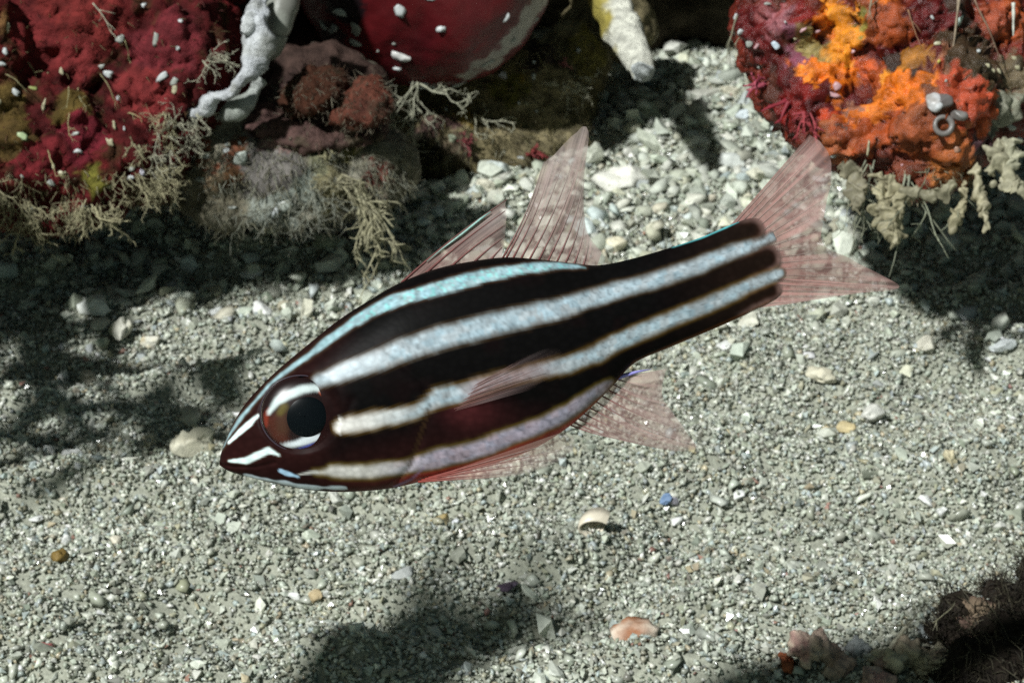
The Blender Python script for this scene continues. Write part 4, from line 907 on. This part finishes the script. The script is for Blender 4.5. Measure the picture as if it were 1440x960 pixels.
fuzz(left_rock, LV, 700, (-40, 240, 330, 330), .26, .011, [(.26, .23, .13), (.30, .27, .16), (.18, .16, .08)], 4, .9)
fuzz(right_rock, RV, 220, (1180, 235, 1440, 300), .18, .011, [(.28, .25, .15), (.20, .15, .08), (.32, .29, .2)], 5, .9)

# ---------------------------------------------------------------- rubble and shells lying on the sand
def stone(name, label, cat, px, py, w, h, col, seed, ang=0, col2=None, amp=.28, flat=False, sink=.25, yaw=0, group=None):
    g = GP(px, py); s = pxscale((g - CAM).dot(FWD))
    ww, hh_ = w / s, h / s
    me = blob_mesh(name, (ww, ww * .8, hh_ * 1.05), seed, amp, 3, flat, col, col2)
    o = obj(name, me, M_PEBBLE, None, g + Vector((0, 0, hh_ * (.5 - sink)))); o.rotation_euler = (0, math.radians(ang), math.radians(yaw)); return tag(o, label, cat, group)
CW = (.62, .61, .52); WW = (.72, .73, .70); TN = (.48, .40, .22)
stone('coral_fragment', 'white square chipped coral fragment in the shade at left', 'coral piece', 131, 434, 48, 36, (.70, .72, .68), 201, 8, (.55, .55, .42), .3, True)
stone('shell_fragment', 'cream curled shell fragment below the white square chip', 'shell', 142, 460, 34, 18, CW, 202, 10, None, .3, True)
stone('shell_fragment', 'cream folded shell fragment right of the curled one', 'shell', 172, 474, 42, 32, CW, 203, -15, (.45, .43, .3), .35, True)
stone('shell_fragment', 'small cream cup shaped shell fragment left of the fish head', 'shell', 213, 482, 36, 24, CW, 204, 0, (.5, .42, .25), .35)
stone('coral_fragment', 'bright white lump among pale grit above the fish back', 'coral piece', 370, 448, 36, 22, WW, 205, 5)
stone('coral_fragment', 'greyish white lump left of the bright one above the fish back', 'coral piece', 308, 444, 30, 20, (.58, .6, .58), 206, 20)
stone('coral_fragment', 'long whitish chip at the edge of the rock shade', 'coral piece', 352, 388, 40, 12, WW, 207, -8)
stone('coral_fragment', 'pale chip left of the long whitish chip', 'coral piece', 240, 404, 40, 16, (.5, .52, .5), 208, -10)
stone('coral_rubble', 'crumbly cream rubble lump in front of the fish snout', 'coral piece', 268, 632, 66, 44, (.58, .56, .44), 209, -5, (.42, .40, .30), .5)
stone('coral_rubble', 'second crumbly cream lump above the snout lump', 'coral piece', 272, 592, 44, 26, (.50, .49, .40), 210, 0, (.38, .37, .30), .5)
stone('pebble', 'rounded tan white pebble in the shade at left', 'pebble', 124, 533, 36, 28, (.52, .48, .38), 211, 0)
stone('pebble', 'white upright chip beside the tan white pebble', 'pebble', 90, 532, 18, 26, WW, 212, 20, None, .3, True)
stone('pebble', 'tan flat chip below the tan white pebble', 'pebble', 210, 605, 34, 18, (.5, .47, .36), 213, 10)
stone('pebble', 'white oval pebble at left centre', 'pebble', 72, 638, 22, 20, WW, 214, 0)
stone('shell_fragment', 'white bent shell fragment right of the white oval pebble', 'shell', 104, 645, 38, 16, WW, 215, 12)
stone('pebble', 'ochre brown pebble at lower left', 'pebble', 84, 794, 34, 20, (.20, .13, .03), 216, -10)
stone('pebble', 'pale yellowish oval pebble above the ochre one', 'pebble', 164, 769, 24, 14, (.66, .62, .5), 217, 0)
stone('pebble', 'small white round pebble beside the yellowish oval one', 'pebble', 94, 772, 20, 16, WW, 218, 0)
stone('pebble', 'flat white chip at the left border', 'pebble', 52, 734, 22, 9, WW, 219, 0)
stone('shell_fragment', 'pinkish red shell bit on the bright sand at bottom left', 'shell', 66, 918, 26, 14, (.42, .14, .13), 220, 20, (.6, .5, .45))
stone('coral_fragment', 'amber grain flanked by two white chips under the fish head', 'coral piece', 443, 831, 30, 24, (.48, .38, .22), 221, -20, (.6, .55, .42), .3, True)
stone('coral_fragment', 'left white chip beside the amber grain', 'coral piece', 414, 832, 20, 12, WW, 222, 10, None, .3, True)
stone('coral_fragment', 'right white chip beside the amber grain', 'coral piece', 458, 832, 12, 16, WW, 223, -30, None, .3, True)
stone('pebble', 'blurry grey stone at the tip of the lower shadow', 'pebble', 568, 800, 36, 20, (.44, .46, .44), 224, 0)
stone('shell_fragment', 'tan ragged fragment below the fish belly', 'shell', 622, 738, 34, 26, (.40, .30, .12), 225, 30, (.5, .45, .3), .5)
stone('pebble', 'grey white pebble right of the tan ragged fragment', 'pebble', 641, 737, 15, 13, (.6, .62, .64), 226, 0)
stone('coral_fragment', 'pale lump with grains left below the fish belly', 'coral piece', 472, 718, 24, 16, (.55, .56, .5), 227, 0)
stone('coral_fragment', 'white sliver right of the curled cream shell', 'coral piece', 950, 748, 26, 12, WW, 228, -5)
stone('dark_shell', 'small dark purple ridged shell below the fish', 'shell', 712, 829, 34, 14, (.055, .035, .06), 229, -12, (.2, .16, .22), .45)
stone('blue_shard', 'slate blue shard right of the anal fin', 'shell', 936, 690, 20, 24, (.14, .22, .36), 230, 35, None, .3, True)
stone('pale_shard', 'lilac grey shard under the blue one', 'shell', 948, 706, 14, 22, (.42, .40, .46), 231, -35, None, .3, True)
stone('shell_fragment', 'cream pink shell lump with rusty edge at bottom centre', 'shell', 895, 898, 64, 34, (.60, .52, .42), 232, 5, (.30, .12, .05), .25)
stone('shell_fragment', 'rusty brown shell edge above the cream pink lump', 'shell', 885, 884, 40, 12, (.30, .12, .05), 233, -8)
stone('coral_fragment', 'golden brown fragment among grit at right', 'coral piece', 1160, 610, 22, 16, (.42, .26, .06), 234, 10, (.6, .5, .3))
stone('coral_fragment', 'pale golden fragment right of the golden brown one', 'coral piece', 1190, 604, 34, 16, (.55, .46, .26), 235, -10)
stone('coral_fragment', 'white lump group stone above the golden fragments', 'coral piece', 1222, 595, 38, 24, (.66, .66, .6), 236, 0, None, .45)
stone('shell_fragment', 'cream twin lobed fragment right of the tail stalk', 'shell', 1160, 535, 40, 24, (.60, .57, .44), 237, 0, None, .45)
stone('coral_fragment', 'large cream white chip below the orange rock', 'coral piece', 1304, 488, 36, 26, (.62, .60, .50), 238, -20, None, .3, True)
stone('coral_fragment', 'white flat chip at the right border', 'coral piece', 1412, 482, 46, 22, (.60, .64, .64), 239, -10, None, .3, True)
stone('coral_fragment', 'bright oval chip at right centre', 'coral piece', 1406, 459, 22, 14, WW, 240, 0)
stone('coral_fragment', 'white chip below the tail stalk', 'coral piece', 1018, 492, 26, 14, WW, 241, 10, None, .3, True)
stone('coral_fragment', 'pale wedge just under the tail stalk', 'coral piece', 910, 540, 44, 30, (.58, .57, .46), 242, -25, None, .3, True)
stone('coral_fragment', 'cream chip touching the lower tail lobe', 'coral piece', 1055, 450, 40, 18, (.60, .60, .5), 243, -15, None, .3, True)
stone('coral_fragment', 'white long chip at lower right', 'coral piece', 1304, 690, 28, 13, WW, 244, 25)
stone('coral_fragment', 'white oval chip left of the long one at lower right', 'coral piece', 1040, 698, 24, 14, WW, 245, 0)
stone('coral_fragment', 'tall white chip by the right border', 'coral piece', 1322, 733, 20, 18, WW, 246, 30, None, .3, True)
stone('coral_fragment', 'pale yellow crusted lump at right', 'coral piece', 1334, 662, 26, 26, (.62, .56, .38), 247, 0, None, .5)
stone('coral_block', 'largest white coral block behind the second dorsal fin', 'coral piece', 880, 258, 96, 38, (.74, .74, .66), 248, 6, None, .35)
stone('coral_block', 'squarish white coral block between dorsal and tail fins', 'coral piece', 1078, 252, 46, 32, (.62, .64, .56), 249, -15, None, .3, True)
stone('coral_block', 'white wedge block left of the upper tail lobe', 'coral piece', 1030, 228, 44, 28, (.55, .58, .54), 250, 10, None, .35)
stone('coral_block', 'pale pointed block below the worm tube', 'coral piece', 834, 236, 36, 44, (.48, .50, .42), 251, 25, None, .3, True)
stone('coral_block', 'bluish white block below the orange rock edge', 'coral piece', 1045, 175, 26, 26, (.52, .58, .60), 252, 0, None, .3, True)
stone('coral_block', 'flat grey white block high in the sand gap', 'coral piece', 985, 196, 34, 18, (.60, .62, .56), 253, 0)
stone('coral_block', 'grey stone in the dim gap under the worm tube', 'rock', 858, 140, 44, 36, (.22, .22, .18), 254, 0)
stone('coral_block', 'grey white block before the first dorsal fin', 'coral piece', 700, 250, 44, 28, (.48, .53, .50), 255, 0)
stone('coral_block', 'bright cream block above the first dorsal fin', 'coral piece', 592, 278, 34, 22, (.66, .64, .52), 256, 0)
stone('coral_block', 'cream block between the two dorsal fins', 'coral piece', 684, 276, 34, 22, (.62, .60, .48), 257, 15, None, .3, True)
stone('coral_block', 'cream white wedge behind the second dorsal fin base', 'coral piece', 866, 352, 40, 22, (.68, .64, .48), 258, -10, None, .35)
# curled cream shell
def curled_shell(label, px, py, w, col):
    g = GP(px, py); s = pxscale((g - CAM).dot(FWD)); mb = MB(); r = w / s / 2; c = g + Vector((0, 0, r * .35))
    for k in range(2):
        pts = [c + Vector((r * (1 - .28 * k) * math.cos(t), .1 * k, r * .62 * (1 - .25 * k) * math.sin(t))) for t in np.linspace(math.radians(40 + 10 * k), math.radians(300), 14)]
        mb.ribbon(pts, (np.full(14, .16), np.full(14, .16)), (.25, 1, .15), col, .035)
    o = mb.build('curled_shell', M_SHELL, None, g); return tag(o, label, 'shell')
curled_shell('curled cream broken shell right below the anal fin', 838, 750, 44, (.66, .60, .48))
# encrusted stones in the lower right corner
small = [('encrusted_stone', 'cream and pink encrusted stone at the bottom edge', 1175, 935, 90, 52, (.52, .44, .34), (.40, .22, .20), 261), ('encrusted_stone', 'crumbly cream stone right of the pink one at bottom edge', 1262, 940, 80, 50, (.46, .42, .30), (.28, .17, .15), 262), ('encrusted_stone', 'ragged pale stone at the edge of the corner shadow', 1338, 942, 60, 44, (.48, .46, .34), (.22, .18, .10), 263),
         ('encrusted_stone', 'grey oval stone above the cream encrusted stones', 1204, 916, 30, 20, (.44, .47, .47), None, 264), ('encrusted_stone', 'rusty orange stone left of the pink encrusted stone', 1104, 934, 34, 22, (.34, .11, .05), (.5, .42, .3), 265), ('encrusted_stone', 'brownish dark stone inside the corner shadow', 1400, 925, 110, 80, (.16, .12, .08), (.10, .06, .05), 266)]
for n_, lb, a, b_, w_, h_, c1, c2, sd in small:
    g = GP(a, b_); d_ = (g - CAM).dot(FWD); rr_ = np.random.default_rng(sd); sc_ = pxscale(d_); lumps = []
    for k in range(7):
        q = g + Vector((rr_.normal() * w_ / sc_ * .25, rr_.normal() * w_ / sc_ * .2, rr_.uniform(-.1, .5) * h_ / sc_)); r_ = h_ / sc_ * rr_.uniform(.22, .42); lumps.append((q, (r_ * 1.2, r_, r_ * .8)))
    c3 = c2 or tuple(x * .7 for x in c1)
    small_rock(n_, lb, 'rock', lumps, [c1, tuple((x + y) / 2 for x, y in zip(c1, c3)), c3], sd, ((.16, 2.6), (.17, 6.0), (.10, 13.0)), .04, M_ROCK)
def twig(label, p0, p1, r, seed, col=PALE):
    a = GP(*p0); b = GP(*p0); dep = (a - CAM).dot(FWD); e = P(p1[0], p1[1], dep - .3); rnd = np.random.default_rng(seed); mb = MB()
    grow(mb, a + Vector((0, 0, -.05)), np.array(e - a), (e - a).length, r, col, rnd, 0, .3, 0, .5)
    o = mb.build('coral_twig', M_ALGA, None, a); return tag(o, label, 'coral piece')
twig('pale knobby twig leaning out of the corner stones', (1244, 925), (1280, 880), .06, 1, (.50, .48, .38))
twig('pale flat twig pointing left in the corner shadow', (1352, 912), (1300, 905), .06, 2, (.50, .49, .40))
twig('thin grey sprig standing above the corner stones', (1276, 890), (1262, 850), .02, 3, DUL)
twig('second thin sprig leaning right above the corner stones', (1300, 880), (1322, 846), .02, 4, DUL)

# unseen bush added outside the left edge to throw broken shade before the snout
def bush(label, base, tips, r, col, seed):
    rnd = np.random.default_rng(seed); mb = MB(); base = np.array(base)
    for t in tips:
        t = np.array(t); mid = (base + t) / 2 + rnd.normal(size=3) * .4
        mb.tube(catmull([base, mid, t], 6), np.linspace(r * 1.4, r * .8, 13), col, 7)
        for k in range(7):
            q = t + rnd.normal(size=3) * np.array([.75, .75, .45]); w_ = rnd.uniform(.15, .42)
            mb.tube([t, (t + q) / 2 + rnd.normal(size=3) * .1, q, q + (q - t) * .25], [r * .7, w_ * .8, w_, w_ * .25], np.array(col) * rnd.uniform(.7, 1.2), 7)
    o = mb.build('shade_bush', M_ALGA, None, Vector(base)); return tag(o, label, 'coral')
tips = []
for (a, b_, z_) in [(60, 470, 6.5), (150, 520, 7.0), (70, 560, 7.5), (210, 575, 8.0), (120, 610, 7.5), (290, 520, 8.5), (20, 520, 6.0), (250, 620, 8.5)]:
    tips.append(GP(a, b_) + TO_SUN * (z_ / TO_SUN.z))
bush('unseen bush added outside the left edge to cast broken shade', (-15.5, 8.5, 0.0), tips, .12, (.30, .18, .12), 77)
# added dark ragged mass standing in for shadow in the lower right corner
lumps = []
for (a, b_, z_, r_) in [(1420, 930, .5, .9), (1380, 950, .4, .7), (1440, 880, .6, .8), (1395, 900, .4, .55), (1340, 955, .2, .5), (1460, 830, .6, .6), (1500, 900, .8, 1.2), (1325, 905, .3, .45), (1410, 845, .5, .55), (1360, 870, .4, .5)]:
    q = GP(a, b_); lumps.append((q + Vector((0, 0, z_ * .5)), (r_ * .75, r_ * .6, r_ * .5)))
cm, CV = rock_mesh('shadow_clump', lumps, .06, [(.3, 1.2), (.18, 3.0), (.07, 7.0)], [(.014, .011, .008), (.019, .014, .010), (.011, .008, .007)], seed=15)
cc = Vector((float(CV[:, 0].mean()), float(CV[:, 1].mean()), 0)); clump = thing('shadow_clump', 'added dark ragged mass in place of shadow in the lower right corner', 'algae', cc)
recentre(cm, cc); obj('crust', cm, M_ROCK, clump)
fuzz(clump, CV, 2600, (1240, 760, 1560, 990), .34, .011, [(.035, .03, .02), (.05, .043, .03), (.025, .02, .016), (.10, .09, .06)], 9, -.2)  # fuzz on the added mass that stands in for shadow
# unseen copy of the fish, added left of the frame to cast the bottom shadow
def copy_tree(o, parent=None):
    c = o.copy(); COL.objects.link(c); c.parent = parent
    for ch in o.children: copy_tree(ch, c)
    return c
g_sh = GP(572, 925)
shadow_fish = copy_tree(fish)
ctr = g_sh + TO_SUN * (13.0 / TO_SUN.z)
ax = (TO_SUN * math.cos(math.radians(17)) + (RGT - TO_SUN * RGT.dot(TO_SUN)).normalized() * math.sin(math.radians(17))).normalized()
upx = Vector((-.1, 1, .25)); upx = (upx - ax * upx.dot(ax)).normalized()
shadow_fish.matrix_world = Matrix.Translation(ctr) @ Matrix((ax, upx.cross(ax), upx)).transposed().to_4x4() @ Matrix.Scale(1.45, 4)
tag(shadow_fish, 'unseen copy of the striped fish added to cast the bottom shadow', 'fish')
